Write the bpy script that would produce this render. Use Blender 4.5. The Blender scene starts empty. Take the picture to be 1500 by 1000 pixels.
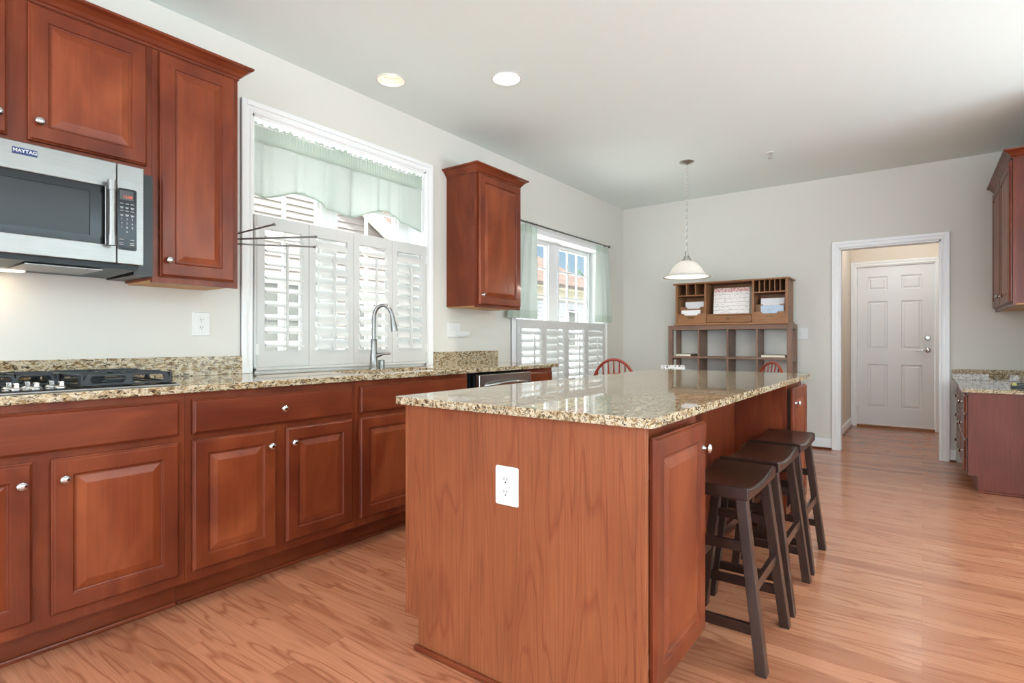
import bpy, bmesh, math, random
from mathutils import Vector, Matrix
random.seed(7)
SC = bpy.context.scene
COL = SC.collection
V = Vector
PI = math.pi

# ------------------------------------------------------------------ camera, world, sun, big lights, exposure
CAM_H, YAW = 1.09, math.radians(36.6)
cam = bpy.data.objects.new('camera', bpy.data.cameras.new('camera'))
COL.objects.link(cam)
cam.location = (0, 0, CAM_H)
cam.rotation_euler = (PI / 2, 0, YAW - PI / 2)
cam.data.sensor_width = 36
cam.data.sensor_fit = 'HORIZONTAL'
cam.data.lens = 809 / 1500 * 36
cam.data.clip_start = 0.02
SC.camera = cam

SC.view_settings.view_transform = 'Standard'
SC.view_settings.look = 'None'
SC.view_settings.gamma = 1
SC.view_settings.use_curve_mapping = False
SC.view_settings.exposure = 0.13
SC.cycles.use_denoising = True
SC.cycles.max_bounces = 10
SC.cycles.diffuse_bounces = 6
SC.cycles.glossy_bounces = 4
SC.cycles.transparent_max_bounces = 12
SC.cycles.sample_clamp_indirect = 6

world = bpy.data.worlds.new('sky')
SC.world = world
world.use_nodes = True
wn = world.node_tree
sky = wn.nodes.new('ShaderNodeTexSky')
sky.sky_type = 'NISHITA'
sky.sun_disc = False
sky.sun_elevation = math.radians(48)
sky.sun_rotation = math.radians(200)
sky.air_density = 1.0
sky.dust_density = 1.6
wn.links.new(sky.outputs[0], wn.nodes['Background'].inputs[0])
wn.nodes['Background'].inputs[1].default_value = 0.14
# unseen bright cloud added overhead to light the nook, clear blue towards the horizon
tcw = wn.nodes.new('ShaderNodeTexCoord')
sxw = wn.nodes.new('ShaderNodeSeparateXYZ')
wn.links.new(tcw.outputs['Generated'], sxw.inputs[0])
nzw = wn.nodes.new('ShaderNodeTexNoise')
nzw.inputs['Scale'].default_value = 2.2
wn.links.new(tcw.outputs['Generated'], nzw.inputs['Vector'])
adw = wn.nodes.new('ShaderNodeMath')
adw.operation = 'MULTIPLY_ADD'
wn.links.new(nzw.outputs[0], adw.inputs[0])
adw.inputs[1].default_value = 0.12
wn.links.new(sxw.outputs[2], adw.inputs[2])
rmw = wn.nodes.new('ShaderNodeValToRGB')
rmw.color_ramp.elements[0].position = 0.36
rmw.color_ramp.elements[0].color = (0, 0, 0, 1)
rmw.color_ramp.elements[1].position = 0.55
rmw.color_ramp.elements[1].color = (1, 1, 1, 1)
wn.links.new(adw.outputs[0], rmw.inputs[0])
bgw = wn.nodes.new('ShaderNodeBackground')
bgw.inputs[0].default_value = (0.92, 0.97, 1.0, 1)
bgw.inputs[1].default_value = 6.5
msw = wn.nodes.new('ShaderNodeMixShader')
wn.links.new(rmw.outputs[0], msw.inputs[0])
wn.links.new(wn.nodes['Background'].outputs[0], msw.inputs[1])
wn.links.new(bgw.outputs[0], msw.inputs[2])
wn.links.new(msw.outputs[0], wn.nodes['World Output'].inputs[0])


def light(name, kind, loc, energy, color=(1, 1, 1), rot=(0, 0, 0), size=0.1, size_y=None, shape=None):
    d = bpy.data.lights.new(name, kind)
    d.energy = energy
    d.color = color
    if kind == 'AREA':
        d.shape = shape or ('RECTANGLE' if size_y else 'SQUARE')
        d.size = size
        if size_y:
            d.size_y = size_y
    elif kind in ('POINT', 'SPOT'):
        d.shadow_soft_size = size
    o = bpy.data.objects.new(name, d)
    COL.objects.link(o)
    o.location = loc
    o.rotation_euler = rot
    return o


sun = light('sun', 'SUN', (0, -10, 20), 18.0, (1.0, 0.95, 0.88))
sun.rotation_euler = V((-0.25, 1.0, -2.9)).to_track_quat('-Z', 'Y').to_euler()
sun.data.angle = 0.02
# daylight through the big windows of the family room behind the camera
DAY = (0.82, 0.97, 1.13)
for yy in (-4.6, -1.6, 1.4):
    light('daylight', 'AREA', (-6.62, yy, 1.45), 125, DAY, (0, -PI / 2, 0), 2.1, 2.4)
for xx in (-3.6, -0.6, 2.6):
    light('daylight', 'AREA', (xx, -6.62, 1.45), 2, DAY, (PI / 2, 0, 0), 2.4, 2.1)
# upward fill lights added out of view to brighten the ceiling
for xx, yy, ee in ((-4.0, -1.0, 240), (-1.5, -4.4, 250), (1.2, -4.6, 290), (3.6, -4.6, 290)):
    light('ceiling_bounce_fill', 'AREA', (xx, yy, 0.6), ee, (0.76, 0.97, 1.15), (PI, 0, 0), 1.8, 1.8)
# the kitchen's other recessed ceiling lights, above and behind the camera
for xx, yy, ee in ((0.95, 1.75, 42), (0.3, 0.3, 8)):
    o = light('recessed_spot', 'SPOT', (xx, yy, 2.735), ee, (1.0, 0.96, 0.90), size=0.07)
    o.data.spot_size = 1.35
    o.data.spot_blend = 0.7


# ------------------------------------------------------------------ materials
def nodes_of(name):
    m = bpy.data.materials.new(name)
    m.use_nodes = True
    nt = m.node_tree
    return m, nt, nt.nodes['Principled BSDF']


def nd(nt, typ, ins=None, **kw):
    n = nt.nodes.new(typ)
    for k, v in kw.items():
        setattr(n, k, v)
    for k, v in (ins or {}).items():
        s = n.inputs[k]
        if isinstance(v, bpy.types.NodeSocket):
            nt.links.new(v, s)
        else:
            s.default_value = v
    return n


def lin(r, g, b):
    f = lambda c: (c / 255 / 12.92) if c / 255 <= 0.04045 else ((c / 255 + 0.055) / 1.055) ** 2.4
    return (f(r), f(g), f(b), 1)


def ramp(nt, fac, stops, interp='LINEAR'):
    n = nd(nt, 'ShaderNodeValToRGB', {'Fac': fac})
    cr = n.color_ramp
    cr.interpolation = interp
    while len(cr.elements) < len(stops):
        cr.elements.new(0.5)
    for e, (p, c) in zip(cr.elements, stops):
        e.position = p
        e.color = c
    return n.outputs[0]


def mix(nt, a, b, f, mode='MIX'):
    n = nd(nt, 'ShaderNodeMix', data_type='RGBA', blend_type=mode)
    for s, v in ((n.inputs[0], f), (n.inputs[6], a), (n.inputs[7], b)):
        if isinstance(v, bpy.types.NodeSocket):
            nt.links.new(v, s)
        else:
            s.default_value = v
    return n.outputs[2]


def math_(nt, op, a, b=0.0):
    n = nd(nt, 'ShaderNodeMath', {0: a, 1: b}, operation=op)
    return n.outputs[0]


def coords(nt, scale=(1, 1, 1), rot=(0, 0, 0), rnd=True):
    tc = nd(nt, 'ShaderNodeTexCoord').outputs['Object']
    if rnd:
        oi = nd(nt, 'ShaderNodeObjectInfo').outputs['Random']
        k = math_(nt, 'MULTIPLY', oi, 37.0)
        tc = nd(nt, 'ShaderNodeVectorMath', {0: tc, 1: k}, operation='ADD').outputs[0]
    return nd(nt, 'ShaderNodeMapping', {'Vector': tc, 'Scale': scale, 'Rotation': rot}).outputs[0]


def bump(nt, p, h, strength=0.1, dist=0.002):
    b = nd(nt, 'ShaderNodeBump', {'Height': h, 'Strength': strength, 'Distance': dist})
    nt.links.new(b.outputs[0], p.inputs['Normal'])


def plain(name, col, rough=0.5, metal=0.0, spec=0.5, emit=None, estr=0.0, coat=0.0, noise=0.0, nscale=40):
    m, nt, p = nodes_of(name)
    p.inputs['Base Color'].default_value = col
    p.inputs['Roughness'].default_value = rough
    p.inputs['Metallic'].default_value = metal
    p.inputs['Specular IOR Level'].default_value = spec
    p.inputs['Coat Weight'].default_value = coat
    if emit:
        p.inputs['Emission Color'].default_value = emit
        p.inputs['Emission Strength'].default_value = estr
    n = nd(nt, 'ShaderNodeTexNoise', {'Vector': coords(nt), 'Scale': nscale, 'Detail': 3.0}).outputs[0]
    if noise:
        d = tuple(c * (1 - noise) for c in col[:3]) + (1,)
        nt.links.new(ramp(nt, n, [(0.3, d), (0.7, col)]), p.inputs['Base Color'])
    bump(nt, p, n, 0.04)
    return m


def wood(name, dark, mid, light_, axis=2, rough=0.35, coat=0.3, lines=6.0, linemix=0.35, fine=0.35, blotch=0.5,
         stretch=0.09, scale=7.0, line_col=None):
    m, nt, p = nodes_of(name)
    sc = [1, 1, 1]
    sc[axis] = stretch
    c = coords(nt, sc)
    n1 = nd(nt, 'ShaderNodeTexNoise', {'Vector': c, 'Scale': scale, 'Detail': 2.5, 'Distortion': 0.3}).outputs[0]
    cath = math_(nt, 'PINGPONG', math_(nt, 'MULTIPLY', n1, lines), 0.5)
    cath = math_(nt, 'MULTIPLY', cath, 2.0)
    sc2 = [1, 1, 1]
    sc2[axis] = 0.02
    n2 = nd(nt, 'ShaderNodeTexNoise', {'Vector': coords(nt, sc2), 'Scale': 160.0, 'Detail': 3.0}).outputs[0]
    sc3 = [1, 1, 1]
    sc3[axis] = 0.4
    n3 = nd(nt, 'ShaderNodeTexNoise', {'Vector': coords(nt, sc3), 'Scale': 5.0, 'Detail': 3.0, 'Distortion': 0.8}).outputs[0]
    base = ramp(nt, n3, [(0.3, dark), (0.5, mid), (0.72, light_)])
    base = mix(nt, mid, base, blotch)
    lc = line_col or dark
    lf = ramp(nt, cath, [(0.0, (1, 1, 1, 1)), (0.28, (0, 0, 0, 1))])
    lf = math_(nt, 'MULTIPLY', lf, linemix)
    base = mix(nt, base, lc, lf)
    fcol = ramp(nt, n2, [(0.35, (0.72, 0.72, 0.72, 1)), (0.65, (1.1, 1.1, 1.1, 1))])
    base = mix(nt, base, fcol, fine, 'MULTIPLY')
    nt.links.new(base, p.inputs['Base Color'])
    p.inputs['Roughness'].default_value = rough
    p.inputs['Coat Weight'].default_value = coat
    p.inputs['Specular IOR Level'].default_value = 0.22
    p.inputs['Coat Roughness'].default_value = 0.12
    bump(nt, p, n2, 0.05, 0.001)
    return m


def granite(name, rot=(0, 0.12, 0.3), gain=0.84):
    m, nt, p = nodes_of(name)
    c = coords(nt, (1.0, 1.9, 2.0), rot, rnd=False)
    g = lambda r, gg, b: tuple(x * gain for x in lin(r, gg, b)[:3]) + (1,)
    n1 = nd(nt, 'ShaderNodeTexNoise', {'Vector': c, 'Scale': 34.0, 'Detail': 7.0, 'Roughness': 0.7, 'Distortion': 0.7}).outputs[0]
    base = ramp(nt, n1, [(0.32, g(92, 68, 42)), (0.42, g(150, 120, 80)), (0.5, g(200, 180, 144)), (0.57, g(226, 214, 190)), (0.64, g(172, 144, 106)), (0.74, g(218, 208, 192))])
    n2 = nd(nt, 'ShaderNodeTexNoise', {'Vector': c, 'Scale': 52.0, 'Detail': 5.0, 'Roughness': 0.65, 'Distortion': 1.1}).outputs[0]
    fl = ramp(nt, n2, [(0.535, (0, 0, 0, 1)), (0.59, (1, 1, 1, 1))])
    base = mix(nt, base, g(62, 49, 38), fl)
    n3 = nd(nt, 'ShaderNodeTexNoise', {'Vector': c, 'Scale': 44.0, 'Detail': 4.0, 'Distortion': 1.4}).outputs[0]
    fl2 = ramp(nt, n3, [(0.60, (0, 0, 0, 1)), (0.66, (0.85, 0.85, 0.85, 1))])
    base = mix(nt, base, g(128, 116, 102), fl2)
    nt.links.new(base, p.inputs['Base Color'])
    p.inputs['Roughness'].default_value = 0.03
    p.inputs['Specular IOR Level'].default_value = 0.36
    return m


def floor_mat():
    m, nt, p = nodes_of('oak_laminate')
    tc = nd(nt, 'ShaderNodeTexCoord').outputs['Object']
    sx = nd(nt, 'ShaderNodeSeparateXYZ', {0: tc})
    br = nd(nt, 'ShaderNodeTexBrick', {'Vector': nd(nt, 'ShaderNodeCombineXYZ', {0: sx.outputs[1], 1: sx.outputs[0]}).outputs[0],
            'Scale': 1.0, 'Color1': (0, 0, 0, 1), 'Color2': (1, 1, 1, 1), 'Mortar': (0.5, 0.5, 0.5, 1), 'Mortar Size': 0.0006,
            'Mortar Smooth': 0.0, 'Brick Width': 1.05, 'Row Height': 0.098}, offset=0.37, offset_frequency=2)
    rnd = nd(nt, 'ShaderNodeSeparateColor', {0: br.outputs[0]}).outputs[0]
    w = math_(nt, 'MULTIPLY', rnd, 61.0)
    row = math_(nt, 'FLOOR', math_(nt, 'DIVIDE', sx.outputs[0], 0.098))
    w = math_(nt, 'ADD', w, math_(nt, 'MULTIPLY', row, 3.7))
    mp = nd(nt, 'ShaderNodeMapping', {'Vector': tc, 'Scale': (1, 0.11, 1)}).outputs[0]
    n1 = nd(nt, 'ShaderNodeTexNoise', {'Vector': mp, 'W': w, 'Scale': 8.5, 'Detail': 2.0, 'Distortion': 0.25}, noise_dimensions='4D').outputs[0]
    cath = math_(nt, 'MULTIPLY', math_(nt, 'PINGPONG', math_(nt, 'MULTIPLY', n1, 9.0), 0.5), 2.0)
    mp2 = nd(nt, 'ShaderNodeMapping', {'Vector': tc, 'Scale': (1, 0.018, 1)}).outputs[0]
    n2 = nd(nt, 'ShaderNodeTexNoise', {'Vector': mp2, 'W': w, 'Scale': 170.0, 'Detail': 3.0}, noise_dimensions='4D').outputs[0]
    base = ramp(nt, rnd, [(0.0, lin(166, 108, 79)), (0.4, lin(184, 122, 91)), (0.75, lin(192, 131, 99)), (1.0, lin(171, 109, 79))])
    lf = math_(nt, 'MULTIPLY', ramp(nt, cath, [(0.0, (1, 1, 1, 1)), (0.34, (0, 0, 0, 1))]), 0.62)
    base = mix(nt, base, lin(138, 78, 52), lf)
    fc = ramp(nt, n2, [(0.35, (0.80, 0.78, 0.76, 1)), (0.6, (1.06, 1.06, 1.06, 1))])
    base = mix(nt, base, fc, 0.7, 'MULTIPLY')
    base = mix(nt, base, lin(120, 72, 48), math_(nt, 'MULTIPLY', br.outputs[1], 0.55))
    nt.links.new(base, p.inputs['Base Color'])
    p.inputs['Roughness'].default_value = 0.2
    p.inputs['Specular IOR Level'].default_value = 0.5
    bump(nt, p, n2, 0.03, 0.001)
    return m


def steel(name, col=(0.62, 0.62, 0.61, 1), rough=0.28, axis=0):
    m, nt, p = nodes_of(name)
    sc = [60, 60, 60]
    sc[axis] = 1.0
    n = nd(nt, 'ShaderNodeTexNoise', {'Vector': coords(nt, sc), 'Scale': 6.0, 'Detail': 2.0}).outputs[0]
    d = tuple(c * 0.88 for c in col[:3]) + (1,)
    nt.links.new(ramp(nt, n, [(0.3, d), (0.7, col)]), p.inputs['Base Color'])
    p.inputs['Metallic'].default_value = 1
    p.inputs['Roughness'].default_value = rough
    return m


def glass_thin(name, tint=(0.97, 0.985, 0.98, 1), ior=1.4):
    m = bpy.data.materials.new(name)
    m.use_nodes = True
    nt = m.node_tree
    nt.nodes.clear()
    out = nd(nt, 'ShaderNodeOutputMaterial')
    t = nd(nt, 'ShaderNodeBsdfTransparent', {'Color': tint})
    g = nd(nt, 'ShaderNodeBsdfGlossy', {'Roughness': 0.01})
    f = nd(nt, 'ShaderNodeFresnel', {'IOR': ior})
    bf = nd(nt, 'ShaderNodeNewGeometry').outputs['Backfacing']
    fac = math_(nt, 'MULTIPLY', f.outputs[0], math_(nt, 'SUBTRACT', 1.0, bf))
    mx = nd(nt, 'ShaderNodeMixShader', {0: fac, 1: t.outputs[0], 2: g.outputs[0]})
    nt.links.new(mx.outputs[0], out.inputs[0])
    return m


def sheer(name, col, trans=0.45, clear=0.12):
    m = bpy.data.materials.new(name)
    m.use_nodes = True
    nt = m.node_tree
    nt.nodes.clear()
    out = nd(nt, 'ShaderNodeOutputMaterial')
    w = nd(nt, 'ShaderNodeTexNoise', {'Vector': coords(nt, (1, 1, 1)), 'Scale': 300.0, 'Detail': 1.0}).outputs[0]
    cc = ramp(nt, w, [(0.3, tuple(c * 0.9 for c in col[:3]) + (1,)), (0.7, col)])
    d = nd(nt, 'ShaderNodeBsdfDiffuse', {'Color': cc})
    t = nd(nt, 'ShaderNodeBsdfTranslucent', {'Color': cc})
    c = nd(nt, 'ShaderNodeBsdfTransparent')
    m1 = nd(nt, 'ShaderNodeMixShader', {0: trans, 1: d.outputs[0], 2: t.outputs[0]})
    m2 = nd(nt, 'ShaderNodeMixShader', {0: clear, 1: m1.outputs[0], 2: c.outputs[0]})
    nt.links.new(m2.outputs[0], out.inputs[0])
    return m


M = {}
CH = dict(dark=lin(90, 36, 20), mid=lin(114, 51, 28), light_=lin(138, 68, 38))
M['cherry'] = wood('cherry_vertical_grain', axis=2, rough=0.33, coat=0.12, lines=4, linemix=0.12, fine=0.3, blotch=0.8, **CH)
M['cherry_panel'] = wood('cherry_panel_board', lin(108, 46, 25), lin(130, 62, 34), lin(156, 82, 47), axis=2, rough=0.33, coat=0.12, lines=4,
                         linemix=0.12, fine=0.25, blotch=0.8)
M['cherry_h'] = wood('cherry_horizontal_grain', axis=0, rough=0.33, coat=0.12, lines=4, linemix=0.15, fine=0.35, blotch=0.8, **CH)
M['cherry_y'] = wood('cherry_depth_grain', axis=1, rough=0.33, coat=0.12, lines=4, linemix=0.15, fine=0.35, blotch=0.8, **CH)
M['laminate'] = wood('cherry_laminate', lin(122, 66, 40), lin(144, 82, 52), lin(156, 93, 61), axis=2, rough=0.4, coat=0.1,
                     lines=13, linemix=0.62, fine=0.55, blotch=0.5, stretch=0.11, scale=6.5, line_col=lin(124, 60, 38))
M['laminate_dark'] = wood('cherry_laminate_panel', lin(88, 40, 26), lin(106, 50, 34), lin(118, 58, 40), axis=2, rough=0.4, coat=0.1,
                          lines=9, linemix=0.3, fine=0.4, blotch=0.5, stretch=0.1, scale=6.0)
M['maple'] = wood('maple_underside', lin(190, 140, 90), lin(206, 160, 108), lin(218, 176, 124), axis=0, rough=0.5, coat=0, linemix=0.1)
M['espresso'] = wood('espresso_wood', lin(34, 20, 15), lin(52, 32, 25), lin(66, 42, 33), axis=0, rough=0.3, coat=0.4, lines=5, linemix=0.3)
M['espresso_z'] = wood('espresso_leg_wood', lin(36, 24, 19), lin(58, 40, 33), lin(72, 52, 44), axis=2, rough=0.34, coat=0.35, lines=5, linemix=0.2)
M['walnut'] = wood('walnut_stain', lin(104, 80, 66), lin(132, 104, 88), lin(148, 119, 101), axis=1, rough=0.45, coat=0.1, lines=5, linemix=0.2)
M['walnut_z'] = wood('walnut_post', lin(104, 80, 66), lin(132, 104, 88), lin(148, 119, 101), axis=2, rough=0.45, coat=0.1, lines=5, linemix=0.2)
M['oak'] = wood('honey_brown_wood', lin(118, 78, 50), lin(150, 106, 72), lin(166, 120, 84), axis=1, rough=0.42, coat=0.1, lines=6, linemix=0.25)
M['redwood'] = wood('red_stained_wood', lin(120, 38, 24), lin(150, 56, 38), lin(168, 70, 48), axis=2, rough=0.35, coat=0.3, linemix=0.15)
M['tablewood'] = wood('red_brown_tabletop', lin(104, 46, 28), lin(130, 62, 40), lin(150, 76, 50), axis=0, rough=0.3, coat=0.3, linemix=0.2)
M['granite'] = granite('speckled_granite')
M['floor'] = floor_mat()
M['wall'] = plain('warm_white_wall_paint', lin(213, 211, 202), 0.85, spec=0.2, nscale=200)
M['ceil'] = plain('flat_ceiling_paint', lin(230, 240, 236), 0.9, spec=0.1, nscale=200)
M['hallpaint'] = plain('beige_hall_paint', lin(218, 205, 190), 0.85, spec=0.2, nscale=200)
M['trim'] = plain('white_trim_paint', lin(236, 237, 236), 0.35, spec=0.45)
M['shutter'] = plain('white_shutter_paint', lin(203, 203, 200), 0.4, spec=0.4)
M['doorpaint'] = plain('white_door_paint', lin(226, 226, 226), 0.4, spec=0.4)
M['steel'] = steel('brushed_stainless', (0.285, 0.28, 0.268, 1), 0.33)
M['chrome'] = steel('polished_chrome', (0.62, 0.62, 0.64, 1), 0.08)
M['nickel'] = steel('satin_nickel', (0.55, 0.53, 0.49, 1), 0.3, 2)
M['gun'] = steel('dark_rod_metal', (0.2, 0.19, 0.18, 1), 0.35)
M['black'] = plain('black_plastic', lin(22, 22, 23), 0.35)
M['iron'] = plain('cast_iron', lin(38, 44, 48), 0.42, spec=0.5, noise=0.2)
M['blackglass'] = plain('black_glass', lin(12, 12, 13), 0.06, spec=0.3)
M['mesh_glass'] = plain('oven_window_glass', lin(42, 43, 43), 0.15, spec=0.25, noise=0.1, nscale=300)
M['charcoal'] = plain('charcoal_metal', lin(58, 72, 76), 0.45)
M['white'] = plain('white_plastic', lin(222, 223, 221), 0.35)
M['steel_bright'] = steel('bright_brushed_steel', (0.55, 0.55, 0.54, 1), 0.25)
M['slot'] = plain('dark_slot', lin(40, 38, 36), 0.6)
M['keymark'] = plain('printed_key_marks', lin(205, 205, 205), 0.6)
M['badge'] = plain('blue_badge_enamel', lin(28, 48, 104), 0.3)
M['reddigit'] = plain('red_display_digits', lin(120, 20, 10), 0.5, emit=(1, 0.16, 0.06, 1), estr=0.9)
M['display'] = plain('display_glass', lin(60, 55, 52), 0.15)
M['lamp'] = plain('lit_lamp_lens', (1, 1, 1, 1), 0.5, emit=(1, 0.94, 0.84, 1), estr=9)
M['lamp_soft'] = plain('dim_lamp_lens', (1, 1, 1, 1), 0.5, emit=(1, 0.92, 0.8, 1), estr=1.6)
M['baffle'] = plain('lamp_baffle_white', lin(240, 228, 212), 0.5)
M['bulb'] = plain('lit_bulb', (1, 1, 1, 1), 0.5, emit=(1, 0.86, 0.66, 1), estr=6)
M['hoodlens'] = plain('lit_hood_lens', (1, 1, 1, 1), 0.5, emit=(1, 0.8, 0.55, 1), estr=3)
M['alabaster'] = sheer('alabaster_glass', (0.92, 0.91, 0.88, 1), 0.42, 0.0)
M['sheer'] = sheer('sage_sheer_fabric', (0.54, 0.595, 0.55, 1), 0.32, 0.03)
M['sheer_band'] = sheer('sage_sheer_hem', (0.46, 0.53, 0.46, 1), 0.3, 0.02)
M['glass'] = glass_thin('window_glass')
M['paper'] = plain('white_paper', lin(240, 240, 242), 0.8, spec=0.1)
M['paper_blue'] = plain('pale_blue_paper', lin(196, 214, 232), 0.8, spec=0.1, noise=0.25, nscale=60)
M['gold'] = plain('brass_label_metal', lin(120, 96, 60), 0.35, metal=0.8)
M['yellow'] = plain('yellow_plastic', lin(206, 196, 110), 0.45)
M['olive'] = plain('olive_plastic', lin(74, 80, 66), 0.45)
M['navy'] = plain('dark_navy_plastic', lin(30, 36, 50), 0.4)
M['pages'] = plain('cream_book_pages', lin(230, 224, 204), 0.8, spec=0.1)
M['cover'] = plain('taupe_book_cover', lin(150, 140, 124), 0.6)
M['bounce_ground'] = plain('pale_bounce_ground', lin(232, 234, 232), 0.9, spec=0.1, noise=0.4, nscale=30)  # outdoor ground made near-white to bounce daylight up into the room
M['leaf'] = plain('tree_leaves', lin(70, 96, 58), 0.8, spec=0.2, noise=0.4, nscale=8)
M['bark'] = plain('tree_bark', lin(84, 68, 54), 0.9, spec=0.1, noise=0.4, nscale=20)
M['soffit'] = plain('cream_soffit', lin(148, 142, 126), 0.7)
M['gutter'] = plain('dark_gutter', lin(70, 64, 60), 0.5)
M['extglass'] = plain('dark_house_window', lin(88, 90, 88), 0.12, spec=0.6)
M['ext_white'] = plain('white_house_trim', lin(170, 169, 166), 0.6)


def siding(name, col, pitch=0.105):
    m, nt, p = nodes_of(name)
    tc = nd(nt, 'ShaderNodeTexCoord').outputs['Object']
    n = nd(nt, 'ShaderNodeTexNoise', {'Vector': tc, 'Scale': 3.0}).outputs[0]
    d = tuple(c * 0.93 for c in col[:3]) + (1,)
    nt.links.new(ramp(nt, n, [(0.3, d), (0.7, col)]), p.inputs['Base Color'])
    p.inputs['Roughness'].default_value = 0.6
    return m


def shingles():
    m, nt, p = nodes_of('brown_roof_shingles')
    tc = nd(nt, 'ShaderNodeTexCoord').outputs['Object']
    mp = nd(nt, 'ShaderNodeMapping', {'Vector': tc, 'Scale': (1, 1, 1), 'Rotation': (0.58, 0, 0)}).outputs[0]
    br = nd(nt, 'ShaderNodeTexBrick', {'Vector': mp, 'Scale': 1.0, 'Color1': lin(80, 60, 51), 'Color2': lin(62, 47, 40),
            'Mortar': lin(58, 40, 33), 'Mortar Size': 0.012, 'Brick Width': 0.3, 'Row Height': 0.14})
    nt.links.new(br.outputs[0], p.inputs['Base Color'])
    p.inputs['Roughness'].default_value = 0.9
    return m


def calendar_mat():
    m, nt, p = nodes_of('printed_calendar_page')
    tc = nd(nt, 'ShaderNodeTexCoord').outputs['Object']
    sx = nd(nt, 'ShaderNodeSeparateXYZ', {0: tc})
    z = sx.outputs[2]
    band = math_(nt, 'GREATER_THAN', z, 1.625)
    n = nd(nt, 'ShaderNodeTexNoise', {'Vector': tc, 'Scale': 60.0, 'Detail': 2.0}).outputs[0]
    fl = ramp(nt, n, [(0.46, lin(228, 206, 200)), (0.56, lin(196, 130, 122))])
    ln = math_(nt, 'LESS_THAN', math_(nt, 'FRACT', math_(nt, 'DIVIDE', z, 0.042)), 0.1)
    nn = nd(nt, 'ShaderNodeTexNoise', {'Vector': nd(nt, 'ShaderNodeMapping', {'Vector': tc, 'Scale': (1, 1, 3)}).outputs[0], 'Scale': 40.0}).outputs[0]
    wr = ramp(nt, nn, [(0.60, (0, 0, 0, 1)), (0.66, (0.6, 0.6, 0.6, 1))])
    body = mix(nt, lin(236, 233, 230), lin(188, 184, 182), ln)
    body = mix(nt, body, lin(150, 148, 150), wr)
    nt.links.new(mix(nt, body, fl, band), p.inputs['Base Color'])
    p.inputs['Roughness'].default_value = 0.6
    return m


def floral_mat():
    m, nt, p = nodes_of('black_floral_print')
    n = nd(nt, 'ShaderNodeTexNoise', {'Vector': coords(nt), 'Scale': 34.0, 'Detail': 2.0, 'Distortion': 2.0}).outputs[0]
    nt.links.new(ramp(nt, n, [(0.55, lin(240, 238, 236)), (0.59, lin(60, 56, 54))]), p.inputs['Base Color'])
    return m


M['siding'] = siding('pale_lap_siding', lin(128, 121, 116))
M['siding2'] = siding('grey_lap_siding', lin(146, 147, 150), 0.12)
M['roof'] = shingles()
M['calendar'] = calendar_mat()
M['floral'] = floral_mat()


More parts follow.
